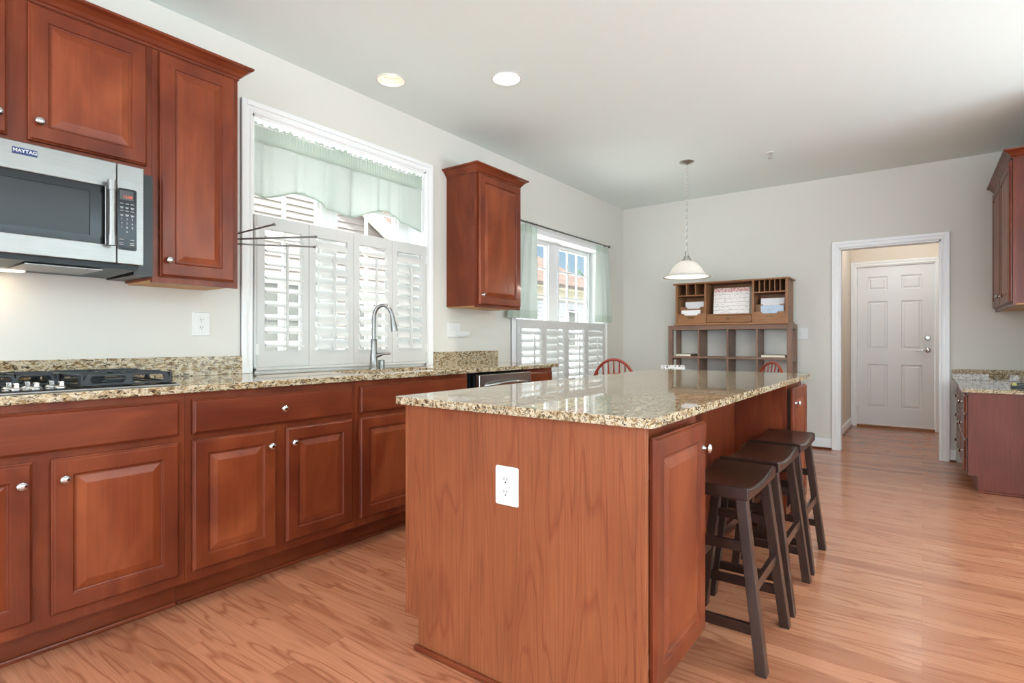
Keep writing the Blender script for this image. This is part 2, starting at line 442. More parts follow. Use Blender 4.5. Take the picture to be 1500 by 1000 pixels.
# ------------------------------------------------------------------ mesh helpers
class MB:
    def __init__(s):
        s.bm = bmesh.new()

    def box(s, x0, x1, y0, y1, z0, z1):
        x0, x1 = sorted((x0, x1)); y0, y1 = sorted((y0, y1)); z0, z1 = sorted((z0, z1))
        p = [s.bm.verts.new(q) for q in ((x0, y0, z0), (x1, y0, z0), (x1, y1, z0), (x0, y1, z0),
                                         (x0, y0, z1), (x1, y0, z1), (x1, y1, z1), (x0, y1, z1))]
        for f in ((3, 2, 1, 0), (4, 5, 6, 7), (0, 1, 5, 4), (1, 2, 6, 5), (2, 3, 7, 6), (3, 0, 4, 7)):
            s.bm.faces.new([p[i] for i in f])
        return s

    def loft(s, rings, cap=True, closed=True):
        vr = [[s.bm.verts.new(q) for q in r] for r in rings]
        n = len(vr[0])
        for a, b in zip(vr, vr[1:]):
            for i in range(n if closed else n - 1):
                j = (i + 1) % n
                s.bm.faces.new((a[i], a[j], b[j], b[i]))
        if cap:
            s.bm.faces.new(list(reversed(vr[0])))
            s.bm.faces.new(vr[-1])
        return s

    def bar(s, a, b, w, d, up=(0, 0, 1), w2=None, d2=None):
        """square bar from a to b, cross-section w x d"""
        a, b = V(a), V(b)
        t = (b - a).normalized()
        u = V(up)
        if abs(t.dot(u)) > 0.95:
            u = V((0, 1, 0))
        sx = t.cross(u).normalized()
        sy = sx.cross(t).normalized()
        w2 = w2 or w; d2 = d2 or d
        rr = []
        for q, ww, dd in ((a, w, d), (b, w2, d2)):
            rr.append([q + sx * ww / 2 * i + sy * dd / 2 * j for i, j in ((-1, -1), (1, -1), (1, 1), (-1, 1))])
        return s.loft(rr)

    def tube(s, pts, r, n=12, cap=True, radii=None):
        pts = [V(p) for p in pts]
        rings = []
        prev = None
        for i, p in enumerate(pts):
            t = (pts[min(i + 1, len(pts) - 1)] - pts[max(i - 1, 0)]).normalized()
            if prev is None:
                a = V((0, 0, 1)) if abs(t.z) < 0.9 else V((1, 0, 0))
                u = t.cross(a).normalized()
            else:
                u = (prev - t * prev.dot(t)).normalized()
            prev = u
            w = t.cross(u).normalized()
            rr = radii[i] if radii else r
            rings.append([p + (u * math.cos(2 * PI * k / n) + w * math.sin(2 * PI * k / n)) * rr for k in range(n)])
        return s.loft(rings, cap)

    def lathe(s, prof, c=(0, 0, 0), axis=(0, 0, 1), n=24, cap=True):
        ax = V(axis).normalized()
        a = V((0, 0, 1)) if abs(ax.z) < 0.9 else V((1, 0, 0))
        u = ax.cross(a).normalized()
        w = ax.cross(u).normalized()
        rings = [[V(c) + ax * z + (u * math.cos(2 * PI * k / n) + w * math.sin(2 * PI * k / n)) * max(r, 1e-4) for k in range(n)] for r, z in prof]
        return s.loft(rings, cap)

    def prism(s, outer, holes, o, u, v, nrm, depth):
        """polygon with holes in the plane (o,u,v), pushed by depth along nrm"""
        o, u, v, nrm = V(o), V(u), V(v), V(nrm)
        bm = bmesh.new()
        edges = []
        for lp in [outer] + list(holes):
            vs = [bm.verts.new(o + u * a + v * b) for a, b in lp]
            edges += [bm.edges.new((vs[i], vs[(i + 1) % len(vs)])) for i in range(len(vs))]
        bmesh.ops.triangle_fill(bm, use_beauty=True, use_dissolve=False, edges=edges)
        ret = bmesh.ops.extrude_face_region(bm, geom=list(bm.faces))
        bmesh.ops.translate(bm, verts=[g for g in ret['geom'] if isinstance(g, bmesh.types.BMVert)], vec=nrm * depth)
        bmesh.ops.recalc_face_normals(bm, faces=list(bm.faces))
        me = bpy.data.meshes.new('tmp')
        bm.to_mesh(me)
        s.bm.from_mesh(me)
        bpy.data.meshes.remove(me)
        bm.free()
        return s

    def frame_panel(s, o, u, v, n, w, h, loops):
        """nested rectangles: loops = [(inset, height along n)], last one filled"""
        o, u, v, n = V(o), V(u), V(v), V(n)
        rings = []
        for ins, d in loops:
            rings.append([o + u * a + v * b + n * d for a, b in ((ins, ins), (w - ins, ins), (w - ins, h - ins), (ins, h - ins))])
        return s.loft(rings)

    def grid(s, fn, nu, nv):
        vs = [[s.bm.verts.new(fn(i / nu, j / nv)) for j in range(nv + 1)] for i in range(nu + 1)]
        for i in range(nu):
            for j in range(nv):
                s.bm.faces.new((vs[i][j], vs[i + 1][j], vs[i + 1][j + 1], vs[i][j + 1]))
        return s

    def mesh(s, me):
        s.bm.from_mesh(me)
        return s


def root_offset(p):
    off = V((0, 0, 0))
    while p is not None:
        off += p.location
        p = p.parent
    return off


def build(mb, name, mat, parent=None, bevel=0.0, smooth=None, kind=None, label=None):
    me = bpy.data.meshes.new(name)
    bmesh.ops.recalc_face_normals(mb.bm, faces=list(mb.bm.faces))
    off = root_offset(parent)
    if off.length > 0:
        bmesh.ops.translate(mb.bm, verts=list(mb.bm.verts), vec=-off)
    mb.bm.to_mesh(me)
    mb.bm.free()
    o = bpy.data.objects.new(name, me)
    COL.objects.link(o)
    me.materials.append(M[mat] if isinstance(mat, str) else mat)
    if parent:
        o.parent = parent
    if smooth is not None:
        me.polygons.foreach_set('use_smooth', [True] * len(me.polygons))
        me.set_sharp_from_angle(angle=math.radians(smooth))
    if bevel:
        b = o.modifiers.new('edge', 'BEVEL')
        b.width = bevel
        b.segments = 2
        b.limit_method = 'ANGLE'
        b.angle_limit = math.radians(40)
    if kind:
        o['kind'] = kind
    if label:
        o['label'] = label
    return o


def thing(name, label, cat, loc=(0, 0, 0), group=None):
    o = bpy.data.objects.new(name, None)
    COL.objects.link(o)
    o.location = loc
    o.empty_display_size = 0.1
    return tag(o, label, cat, group)


def tag(o, label, cat, group=None):
    o['label'] = label
    o['category'] = cat
    if group:
        o['group'] = group
    return o


def struct_root(name, loc=(0, 0, 0)):
    o = bpy.data.objects.new(name, None)
    COL.objects.link(o)
    o.location = loc
    o['kind'] = 'structure'
    return o


def dup(root, loc, rotz=None, label=None):
    r = root.copy()
    COL.objects.link(r)
    r.location = loc
    if rotz is not None:
        r.rotation_euler = (0, 0, rotz)
    if label:
        r['label'] = label
    for ch in list(root.children):
        c = ch.copy()
        COL.objects.link(c)
        c.parent = r
        for g in list(ch.children):
            d = g.copy()
            COL.objects.link(d)
            d.parent = c
    return r


def text_mesh(body, size, o, u, v, depth=0.0006, bold=0.0):
    cu = bpy.data.curves.new('txt', 'FONT')
    cu.body = body
    cu.size = size
    cu.extrude = depth
    cu.offset = bold
    cu.align_x = 'CENTER'
    cu.align_y = 'CENTER'
    ob = bpy.data.objects.new('txt', cu)
    COL.objects.link(ob)
    bpy.context.view_layer.update()
    me = bpy.data.meshes.new_from_object(ob.evaluated_get(bpy.context.evaluated_depsgraph_get()))
    bpy.data.objects.remove(ob)
    bpy.data.curves.remove(cu)
    u, v = V(u), V(v)
    n = u.cross(v)
    m4 = Matrix((u, v, n)).transposed().to_4x4()
    m4.translation = V(o)
    me.transform(m4)
    mb = MB().mesh(me)
    bpy.data.meshes.remove(me)
    return mb


def rect(x0, x1, y0, y1):
    return [(x0, y0), (x1, y0), (x1, y1), (x0, y1)]


def rrect(x0, x1, y0, y1, r, n=5):
    p = []
    for cx, cy, a0 in ((x1 - r, y0 + r, -PI / 2), (x1 - r, y1 - r, 0), (x0 + r, y1 - r, PI / 2), (x0 + r, y0 + r, PI)):
        for k in range(n + 1):
            a = a0 + PI / 2 * k / n
            p.append((cx + r * math.cos(a), cy + r * math.sin(a)))
    return p


DOOR_LOOPS = [(0, 0), (0, .011), (.004, .013), (.005, .015), (.009, .020), (.058, .020), (.0615, .0135), (.066, .0115), (.070, .0118), (.094, .0185), (.097, .0192)]
FLAT_LOOPS = [(0, 0), (0, .011), (.004, .013), (.005, .015), (.010, .020)]


def knob(parent, c, n, r=0.0155, ln=0.028):
    mb = MB().lathe([(0.009, 0), (0.009, .003), (.0055, .006), (.0055, .012), (r * .8, .016), (r, .021), (r * .85, .0255), (r * .4, ln), (0.0005, ln + .0005)], c, n, 18)
    return build(mb, 'knob', 'chrome', parent, smooth=50)


def door(parent, o, u, n, w, h, kpos=None, name='door', mat='cherry', loops=DOOR_LOOPS):
    d = build(MB().frame_panel(o, u, (0, 0, 1), n, w, h, loops), name, mat, parent, bevel=0.0012)
    if loops is DOOR_LOOPS:         # the raised panel is cut from a lighter board than the frame
        d.data.materials.append(M['cherry_panel'])
        for k in list(range(32, 40)) + [41]:
            d.data.polygons[k].material_index = 1
    if kpos:
        knob(d, V(o) + V(u) * kpos[0] + V((0, 0, kpos[1])) + V(n) * .0195, n)
    return d


# ------------------------------------------------------------------ setting
WY, FX, H = 3.01, 6.40, 2.743          # left wall plane, far wall plane, ceiling
WT = 0.23
build(MB().box(-6.8, 8.7, -6.8, 3.05, -0.1, 0), 'floor', 'floor', kind='structure')
CANS = [(2.35, 2.70), (2.77, 2.10)]
circ = lambda cx, cy, r, n=32: [(cx + r * math.cos(2 * PI * k / n), cy + r * math.sin(2 * PI * k / n)) for k in range(n)]
build(MB().prism(rect(-6.8, 6.45, -6.8, 3.05), [circ(x, y, .086) for x, y in CANS], (0, 0, H), (1, 0, 0), (0, 1, 0), (0, 0, 1), 0.012),
      'ceiling', 'ceil', kind='structure')
build(MB().box(-6.8, 8.8, -6.8, 3.24, 2.93, 3.0), 'ceiling_slab', 'ceil', kind='structure')
W1 = (1.613, 2.955, 0.914, 2.365)
W2 = (4.10, 5.86, 0.42, 2.15)
build(MB().prism(rect(-6.8, 6.63, 0, 2.95), [rect(*W1), rect(*W2)], (0, WY, 0), (1, 0, 0), (0, 0, 1), (0, 1, 0), WT), 'wall_left', 'wall', kind='structure')
DY0, DY1, DH = -0.137, 0.666, 2.022
build(MB().prism([(-1.0, 0), (DY0, 0), (DY0, DH), (DY1, DH), (DY1, 0), (3.01, 0), (3.01, 2.95), (-1.0, 2.95)], [], (FX, 0, 0), (0, 1, 0), (0, 0, 1), (1, 0, 0), 0.12),
      'wall_far', 'wall', kind='structure')
RY = -0.83
build(MB().box(4.95, 6.52, RY - .12, RY, 0, 2.95), 'wall_right', 'wall', kind='structure')
build(MB().box(4.83, 4.95, -6.8, RY, 0, 2.95), 'wall_side', 'wall', kind='structure')
build(MB().prism(rect(-6.8, 3.24, 0, 2.95), [rect(y - 1.2, y + 1.2, .4, 2.5) for y in (-4.6, -1.6, 1.4)], (-6.6, 0, 0), (0, 1, 0), (0, 0, 1), (-1, 0, 0), 0.15),
      'wall_rear', 'wall', kind='structure')
build(MB().prism(rect(-6.8, 4.95, 0, 2.95), [rect(x - 1.2, x + 1.2, .4, 2.5) for x in (-3.6, -0.6, 2.6)], (0, -6.6, 0), (1, 0, 0), (0, 0, 1), (0, -1, 0), 0.15),
      'wall_family', 'wall', kind='structure')
# hall beyond the doorway
HX = 8.40
HYL = 0.75
EY0, EY1, EH = -0.122, 0.675, 2.04
build(MB().box(FX + .12, HX + .3, HYL, HYL + .12, 0, 2.95), 'wall_hall_left', 'hallpaint', kind='structure')
build(MB().box(FX + .12, HX + .3, -0.72, -0.60, 0, 2.95), 'wall_hall_right', 'hallpaint', kind='structure')
build(MB().prism([(-.7, 0), (EY0 - .012, 0), (EY0 - .012, EH + .012), (EY1 + .012, EH + .012), (EY1 + .012, 0), (.87, 0), (.87, 2.95), (-.7, 2.95)], [], (HX, 0, 0), (0, 1, 0), (0, 0, 1), (1, 0, 0), .15),
      'wall_hall_far', 'hallpaint', kind='structure')
build(MB().box(FX + .1, HX + .2, -.7, .85, 2.72, 2.75), 'ceiling_hall', 'ceil', kind='structure')
light('hall_light', 'POINT', (7.5, 0.1, 2.55), 16, (0.95, 0.97, 1.0), size=0.12)


def casing_mb(mb, plane, axis, a0, a1, z0, z1, w, out, legs_to=None):
    """three-sided (or four-sided) casing with stepped profile; axis 'x' on left wall / 'y' on far wall"""
    lt = z0 if legs_to is None else legs_to

    def bx(p0, p1, q0, q1, t):
        if axis == 'x':
            mb.box(p0, p1, plane - t, plane, q0, q1)
        else:
            mb.box(plane - t, plane, p0, p1, q0, q1)
    for wa, wb, t in ((0, w, out * .6), (w * .55, w, out), (w * .08, w * .3, out * .78)):
        bx(a0 - wb, a0 - wa, lt, z1 + wb, t)
        bx(a1 + wa, a1 + wb, lt, z1 + wb, t)
        bx(a0 - wa, a1 + wa, z1 + wa, z1 + wb, t)
    return mb


def baseboard(name, x0, x1, y0, y1, n):
    """board against a wall; n = direction it faces"""
    mb = MB()
    nx, ny = n
    if nx:
        mb.box(x0, x0 + nx * .014, y0, y1, 0.018, .095)
        mb.box(x0, x0 + nx * .008, y0, y1, .095, .108)
        o = build(mb, name, 'trim', bevel=.002, kind='structure')
        build(MB().box(x0, x0 + nx * .024, y0, y1, 0.0, .018), 'shoe_strip', 'cherry_y', o, bevel=.004)
    else:
        mb.box(x0, x1, y0, y0 + ny * .014, 0.018, .095)
        mb.box(x0, x1, y0, y0 + ny * .008, .095, .108)
        o = build(mb, name, 'trim', bevel=.002, kind='structure')
        build(MB().box(x0, x1, y0, y0 + ny * .024, 0.0, .018), 'shoe_strip', 'cherry_h', o, bevel=.004)
    return o


baseboard('baseboard_far', FX, FX, DY1 + .062, 3.01, (-1, 0))
baseboard('baseboard_far_right', FX, FX, -.245, DY0 - .062, (-1, 0))
baseboard('baseboard_left', 3.83, FX - .03, WY, WY, (0, -1))
baseboard('baseboard_hall_left', FX + .125, HX - .01, HYL, HYL, (0, -1))
baseboard('baseboard_hall_right', FX + .125, HX - .01, -.6, -.6, (0, 1))

# doorway to the hall
r = struct_root('door_1', (FX, (DY0 + DY1) / 2, 0))
mb = casing_mb(MB(), FX, 'y', DY0, DY1, 0, DH, .064, .024)
build(mb, 'casing', 'trim', r, bevel=.003)
mb = MB()
mb.box(FX - .002, FX + .122, DY0 - .001, DY0 + .012, 0, DH); mb.box(FX - .002, FX + .122, DY1 - .012, DY1 + .001, 0, DH); mb.box(FX - .002, FX + .122, DY0, DY1, DH - .012, DH + .001)
build(mb, 'jamb', 'trim', r)

# six-panel entry door at the end of the hall
r = struct_root('door_2', (HX, (EY0 + EY1) / 2, 0))
build(casing_mb(MB(), HX, 'y', EY0 - .012, EY1 + .012, 0, EH + .012, .058, .02), 'casing', 'trim', r, bevel=.003)
mb = MB()
for a, b in ((EY0 - .012, EY0 - .003), (EY1 + .003, EY1 + .012)):
    mb.box(HX - .005, HX + .12, a, b, 0, EH + .003)
mb.box(HX - .005, HX + .12, EY0 - .012, EY1 + .012, EH + .003, EH + .012)
build(mb, 'jamb', 'trim', r)
build(MB().box(HX - .03, HX + .12, EY0 - .003, EY1 + .003, 0, .028), 'threshold', 'oak', r, bevel=.004)
w = EY1 - EY0
pans = []
for a, b in ((.115, .325), (.465, .675)):
    for z0, z1 in ((.25, .80), (.99, 1.60), (1.74, 1.915)):
        pans.append((EY1 - b, EY1 - a, z0, z1))
mb = MB().prism(rect(EY0, EY1, .035, EH), [rect(*p) for p in pans], (HX + .012, 0, 0), (0, 1, 0), (0, 0, 1), (1, 0, 0), .04)
for y0, y1, z0, z1 in pans:
    mb.frame_panel((HX + .028, y1, z0), (0, -1, 0), (0, 0, 1), (-1, 0, 0), y1 - y0, z1 - z0,
                   [(-.003, -.02), (0, .016), (.008, .003), (.022, .003), (.036, .012)])
dl = build(mb, 'door_leaf', 'doorpaint', r)
for z in (.22, 1.05, 1.85):
    build(MB().box(HX - .004, HX + .014, EY1 - .004, EY1 + .006, z - .045, z + .045), 'hinge', 'nickel', r)
ly = EY0 + .068
build(MB().lathe([(.03, 0), (.032, .006), (.026, .014), (.012, .018), (.012, .03)], (HX + .012, ly, .985), (-1, 0, 0)), 'lever_rose', 'chrome', dl, smooth=40)
build(MB().tube([(HX - .022, ly, .985), (HX - .03, ly + .02, .985), (HX - .03, ly + .06, .982), (HX - .026, ly + .115, .976)], .009, 10), 'door_lever', 'chrome', dl, smooth=50)
mb = MB().lathe([(.03, 0), (.031, .008), (.022, .016)], (HX + .012, ly, 1.135), (-1, 0, 0))
mb.box(HX - .02, HX - .004, ly - .005, ly + .005, 1.115, 1.155)
build(mb, 'deadbolt', 'nickel', dl, smooth=40)


# ------------------------------------------------------------------ windows in the left wall
def window(name, W, casing_w, GY, glasses, muntin_n, rows, legs):
    x0, x1, z0, z1 = W
    r = struct_root(name, ((x0 + x1) / 2, WY, z0))
    build(casing_mb(MB(), WY, 'x', x0, x1, z0, z1, casing_w, .022, legs), 'casing', 'trim', r, bevel=.003)
    mb = MB()
    t = .012
    mb.box(x0 - .001, x0 + t, WY - .004, WY + WT, z0, z1); mb.box(x1 - t, x1 + .001, WY - .004, WY + WT, z0, z1)
    mb.box(x0, x1, WY - .004, WY + WT, z1 - t, z1 + .001); mb.box(x0, x1, WY - .004, WY + WT, z0 - .001, z0 + t)
    build(mb, 'jamb', 'trim', r)
    holes = [rect(a, b, z0 + .09, z1 - .058) for a, b in glasses]
    mb = MB().prism(rect(x0 + t, x1 - t, z0 + t, z1 - t), holes, (0, GY, 0), (1, 0, 0), (0, 0, 1), (0, 1, 0), .035)
    for a, b in glasses:            # stepped inner sash
        mb.prism(rect(a - .04, b + .04, z0 + .05, z1 - .03), [rect(a - .018, b + .018, z0 + .072, z1 - .042)], (0, GY - .018, 0), (1, 0, 0), (0, 0, 1), (0, 1, 0), .02)
    build(mb, 'sash_frame', 'trim', r)
    for a, b in glasses:
        build(MB().box(a, b, GY + .016, GY + .020, z0 + .09, z1 - .058), 'pane', 'glass', r)
        mb = MB()
        for k in range(1, muntin_n + 1):
            xm = a + (b - a) * k / (muntin_n + 1)
            mb.box(xm - .009, xm + .009, GY + .008, GY + .028, z0 + .09, z1 - .058)
        for z in rows:
            mb.box(a, b, GY + .009, GY + .027, z - .009, z + .009)
        build(mb, 'muntins', 'trim', r)
    return r


G1 = [(1.70, 2.149), (2.307, 2.815)]
window('window_1', W1, .066, 3.19, G1, 1, (1.18, 1.46, 1.74, 2.03), None)
G2 = [(4.25, 4.905), (5.15, 5.775)]
window('window_2', W2, .066, 3.19, G2, 2, (.72, 1.0, 1.285, 1.57, 1.855), None)
# stool + apron below window 2
build(MB().box(W2[0] - .09, W2[1] + .09, WY - .03, WY, W2[2] - .1, W2[2]), 'trim_1', 'trim', bevel=.003, kind='structure')


def shutter(name, label, edges, z0, z1, zl0, zl1, tilts, yc=2.999):
    r = thing(name, label, 'window shutter', ((edges[0] + edges[-1]) / 2, yc, z0))
    mb = MB()
    mb.box(edges[0] - .012, edges[-1] + .012, yc - .014, yc + .05, z0 - .018, z0 - .002)
    mb.box(edges[0] - .012, edges[0] - .001, yc - .014, yc + .05, z0 - .018, z1)
    mb.box(edges[-1] + .001, edges[-1] + .012, yc - .014, yc + .05, z0 - .018, z1)
    build(mb, 'mounting_frame', 'shutter', r, bevel=.002)
    n = int(round((zl1 - zl0) / .0768))
    pitch = (zl1 - zl0) / n
    for i, (a, b, tl) in enumerate(zip(edges, edges[1:], tilts)):
        a += .001; b -= .001
        st = .046
        mb = MB().prism(rect(a, b, z0, z1), [rect(a + st, b - st, zl0, zl1)], (0, yc - .014, 0), (1, 0, 0), (0, 0, 1), (0, 1, 0), .028)
        for ex in (a, b):       # raised bead where panels meet
            pass
        p = build(mb, 'shutter_panel', 'shutter', r, bevel=.003)
        lm = MB()
        t = math.radians(tl)
        wv, tv = V((0, math.cos(t), math.sin(t))), V((0, -math.sin(t), math.cos(t)))
        for k in range(n):
            c = V((0, yc, zl0 + pitch * (k + .5)))
            ring = [c + wv * .0435 * math.cos(2 * PI * j / 14) + tv * .0055 * math.sin(2 * PI * j / 14) for j in range(14)]
            lm.loft([[q + V((a + st + .002, 0, 0)) for q in ring], [q + V((b - st - .002, 0, 0)) for q in ring]])
        build(lm, 'louvers', 'shutter', p, smooth=60)
        zt = -math.sin(t) * .044
        xm = (a + b) / 2
        yr = yc - math.cos(t) * .044 - .008
        build(MB().box(xm - .006, xm + .006, yr - .007, yr + .006, zl0 + .02 + zt + .02, zl1 - .05 + zt), 'tilt_rod', 'shutter', p, bevel=.002)
    for ex in (edges[0], edges[-1]):
        for z in (z0 + .1, z1 - .1):
            build(MB().box(ex - .008, ex + .008, yc - .0185, yc - .0135, z - .03, z + .03), 'hinge', 'white', r)
    return r


shutter('plantation_shutter', 'white four-panel plantation shutter across the lower half of the sink window',
        [1.628, 1.956, 2.284, 2.612, 2.940], .945, 1.802, 1.038, 1.728, (24, 47, 37, 55))
shutter('plantation_shutter', 'white four-panel plantation shutter on the breakfast nook window behind the red chair',
        [4.125, 4.55, 4.98, 5.405, 5.835], .46, 1.297, .56, 1.215, (28, 46, 22, 48))


def interp(tab, x):
    for (a, b), (c, d) in zip(tab, tab[1:]):
        if x <= c:
            f = max(0, (x - a) / (c - a))
            f = f * f * (3 - 2 * f)
            return b + (d - b) * f
    return tab[-1][1]


# valance over the sink
vt = thing('window_valance', 'pale green sheer valance with scalloped hem hung across the sink window', 'curtain', (2.28, 2.985, 2.32))
hem = [(1.632, 1.925), (1.70, 1.920), (1.95, 1.988), (2.25, 1.908), (2.60, 2.0), (2.95, 1.905)]


def vwave(x, a):
    return 3.03 + a * (math.sin(x * 19) * .5 + abs(math.sin(x * 15 + 1)) ** 10 * 1.3 + abs(math.sin(x * 9.3 + 2)) ** 16 * 1.0 + math.sin(x * 53 + 2) * .12)


VX0, VX1 = 1.632, 2.938
def vz(x):
    return interp(hem, x)


build(MB().grid(lambda u, v: (VX0 + u * (VX1 - VX0), vwave(VX0 + u * (VX1 - VX0), .014 + .010 * (1 - v)), vz(VX0 + u * (VX1 - VX0)) + v * (2.235 - vz(VX0 + u * (VX1 - VX0)))), 150, 14),
      'skirt', 'sheer', vt, smooth=180)
build(MB().grid(lambda u, v: (VX0 + u * (VX1 - VX0), vwave(VX0 + u * (VX1 - VX0), .006) - .004 + .004 * math.sin(u * 380) * v, 2.225 + v * (.105 + .006 * math.sin(u * 190) + .004 * math.sin(u * 83))), 300, 6),
      'header_band', 'sheer_band', vt, smooth=180)
build(MB().grid(lambda u, v: (VX0 + u * (VX1 - VX0), vwave(VX0 + u * (VX1 - VX0), .022) - .002, vz(VX0 + u * (VX1 - VX0)) + .012 * v - .001), 150, 1), 'hem', 'sheer_band', vt, smooth=180)
build(MB().tube([(1.626, 3.032, 2.318), (2.943, 3.032, 2.318)], .006, 8), 'tension_rod', 'white', vt)

# curtains + rod on the nook window
cr = thing('curtain_rod', 'thin dark metal curtain rod above the breakfast nook window', 'curtain rod', (4.95, 2.93, 2.19))
build(MB().tube([(4.02, 2.93, 2.192), (5.84, 2.93, 2.192)], .0085, 10), 'pole', 'gun', cr, smooth=60)
for x in (4.02, 5.84):
    build(MB().lathe([(.006, -.02), (.013, -.015), (.016, 0), (.013, .015), (.005, .02)], (x, 2.93, 2.192), (1, 0, 0), 14), 'finial', 'gun', cr, smooth=60)
for x in (4.08, 5.80):
    build(MB().box(x - .006, x + .006, 2.93, 2.989, 2.186, 2.198), 'bracket', 'gun', cr)
for x in (4.17, 4.25, 4.33):
    build(MB().tube([(x, 2.93 + .016 * math.cos(a), 2.184 + .018 * math.sin(a)) for a in [2 * PI * k / 16 for k in range(17)]], .0022, 6, False), 'ring', 'gun', cr)


def curtain(label, xt0, xt1, xb0, xb1, ztop, zbot, ph):
    r = thing('window_curtain', label, 'curtain', ((xt0 + xt1) / 2, 2.935, zbot), 'sheer curtains on the nook window')

    def fn(u, v):
        xa, xb = xb0 + (xt0 - xb0) * v, xb1 + (xt1 - xb1) * v
        k = .03 * (1 - .45 * v)
        return (xa + u * (xb - xa), 2.935 + k * math.sin(u * 17 + ph) * .7 + k * math.sin(u * 31 + ph * 2) * .3, zbot + v * (ztop - zbot))
    build(MB().grid(lambda u, v: fn(u, .09 + v * .83), 60, 12), 'drape', 'sheer', r, smooth=180)
    build(MB().grid(lambda u, v: fn(u, v * .09), 60, 2), 'hem', 'sheer_band', r, smooth=180)
    build(MB().grid(lambda u, v: fn(u, .92 + v * .08), 60, 2), 'rod_pocket', 'sheer_band', r, smooth=180)
    return r


curtain('pale green sheer curtain on the nook window, half behind the small wall cabinet', 4.06, 4.34, 3.90, 4.335, 2.168, 1.305, 0.4)
curtain('pale green sheer curtain at the room-corner end of the nook window', 5.56, 5.83, 5.545, 5.915, 2.176, 1.308, 1.3)

# ------------------------------------------------------------------ outdoors
build(MB().box(-15, 60, 3.3, 60, -.6, -.5), 'ground', 'bounce_ground', kind='structure')


def ext_window(parent, x0, x1, y, z0, z1, cols=2):
    y -= .02
    f = build(MB().prism(rect(x0 - .05, x1 + .05, z0 - .05, z1 + .05), [rect(x0, x1, z0, z1)], (0, y - .04, 0), (1, 0, 0), (0, 0, 1), (0, 1, 0), .05), 'window', 'ext_white', parent)
    mb = MB()
    for k in range(1, cols):
        xm = x0 + (x1 - x0) * k / cols
        mb.box(xm - .05, xm + .05, y - .035, y + .005, z0, z1)
    mb.box(x0, x1, y - .03, y + .005, (z0 + z1) / 2 - .02, (z0 + z1) / 2 + .02)
    build(mb, 'window_bars', 'ext_white', f)
    build(MB().box(x0, x1, y - .015, y - .005, z0, z1), 'pane', 'extglass', f)


ha = thing('neighbor_house', 'pale lap-sided house with gabled front seen through the sink window', 'house', (4.0, 10, -.5))
build(MB().prism([(.4, -.5), (7.1, -.5), (7.1, 2.85), (3.75, 4.95), (.4, 2.85)], [], (0, 8, 0), (1, 0, 0), (0, 0, 1), (0, 1, 0), 6), 'wall', 'siding', ha)
for s in (-1, 1):
    a = V((3.75, 0, 5.02)); b = V((3.75 + s * 3.75, 0, 2.67))
    mb = MB().loft([[V((q.x, y, q.z + dz)) for q, dz in ((a, 0), (b, 0), (b, .14), (a, .14))] for y in (7.92, 14.2)])
    build(mb, 'roof', 'roof', ha)
    mb = MB().loft([[V((q.x, y, q.z + dz)) for q, dz in ((a, -.14), (b, -.14), (b, .15), (a, .15))] for y in (7.86, 7.95)])
    build(mb, 'rake_board', 'ext_white', ha)


def lap_boards(parent, y, zrange, xr, mat, pitch=.105):
    mb = MB()
    z = zrange[0]
    while z < zrange[1]:
        x0, x1 = xr(z + pitch)
        if x1 - x0 > .1:
            mb.loft([[V((x, yy, zz)) for yy, zz in ((y - .022, z), (y - .004, z + pitch), (y + .02, z + pitch), (y + .02, z))] for x in (x0, x1)])
        z += pitch
    build(mb, 'lap_boards', mat, parent)


lap_boards(ha, 8.0, (.0, 4.85), lambda z: (.4, 7.1) if z < 2.85 else (.4 + (z - 2.85) * 1.595, 7.1 - (z - 2.85) * 1.595), 'siding')
ext_window(ha, 4.42, 5.02, 8, .9, 2.0)
ext_window(ha, 6.2, 6.7, 8, .9, 1.75)
ext_window(ha, 2.2, 2.9, 8, .9, 2.0)
hb = thing('neighbor_house', 'grey-sided house with brown shingled hip roof seen through the nook window', 'house', (13, 12, -.5))
build(MB().box(7.65, 18.6, 9.6, 16, -.5, 2.85), 'wall', 'siding2', hb)
lap_boards(hb, 9.6, (0, 2.4), lambda z: (7.65, 18.6), 'siding2', .12)
ez, pz = 2.9, .66
mb = MB()
v1 = [V((7.62, 9.32, ez)), V((18.88, 9.32, ez)), V((18.88, 16.28, ez)), V((7.62, 16.28, ez))]
rt = [V((11.1, 12.8, ez + 3.48 * pz)), V((15.4, 12.8, ez + 3.48 * pz))]
bv = [mb.bm.verts.new(p) for p in v1 + rt]
for f in ((0, 1, 5, 4), (1, 2, 5), (2, 3, 4, 5), (3, 0, 4), (3, 2, 1, 0)):
    mb.bm.faces.new([bv[i] for i in f])
build(mb, 'roof', 'roof', hb)
build(MB().box(7.65, 18.88, 9.32, 9.62, 2.80, 2.895), 'soffit', 'soffit', hb)
build(MB().box(7.65, 18.62, 9.50, 9.60, 2.45, 2.80), 'frieze_board', 'soffit', hb)
build(MB().box(7.65, 18.92, 9.25, 9.32, 2.84, 2.92), 'gutter', 'gutter', hb)
ext_window(hb, 16.05, 16.7, 9.6, .8, 2.08, 1)
ext_window(hb, 12.2, 13.0, 9.6, .8, 2.1)
tr = thing('garden_tree', 'distant green tree rising past the brown roof in the nook window', 'tree', (25.5, 14.2, -.5))
rng = random.Random(3)
mb = MB()
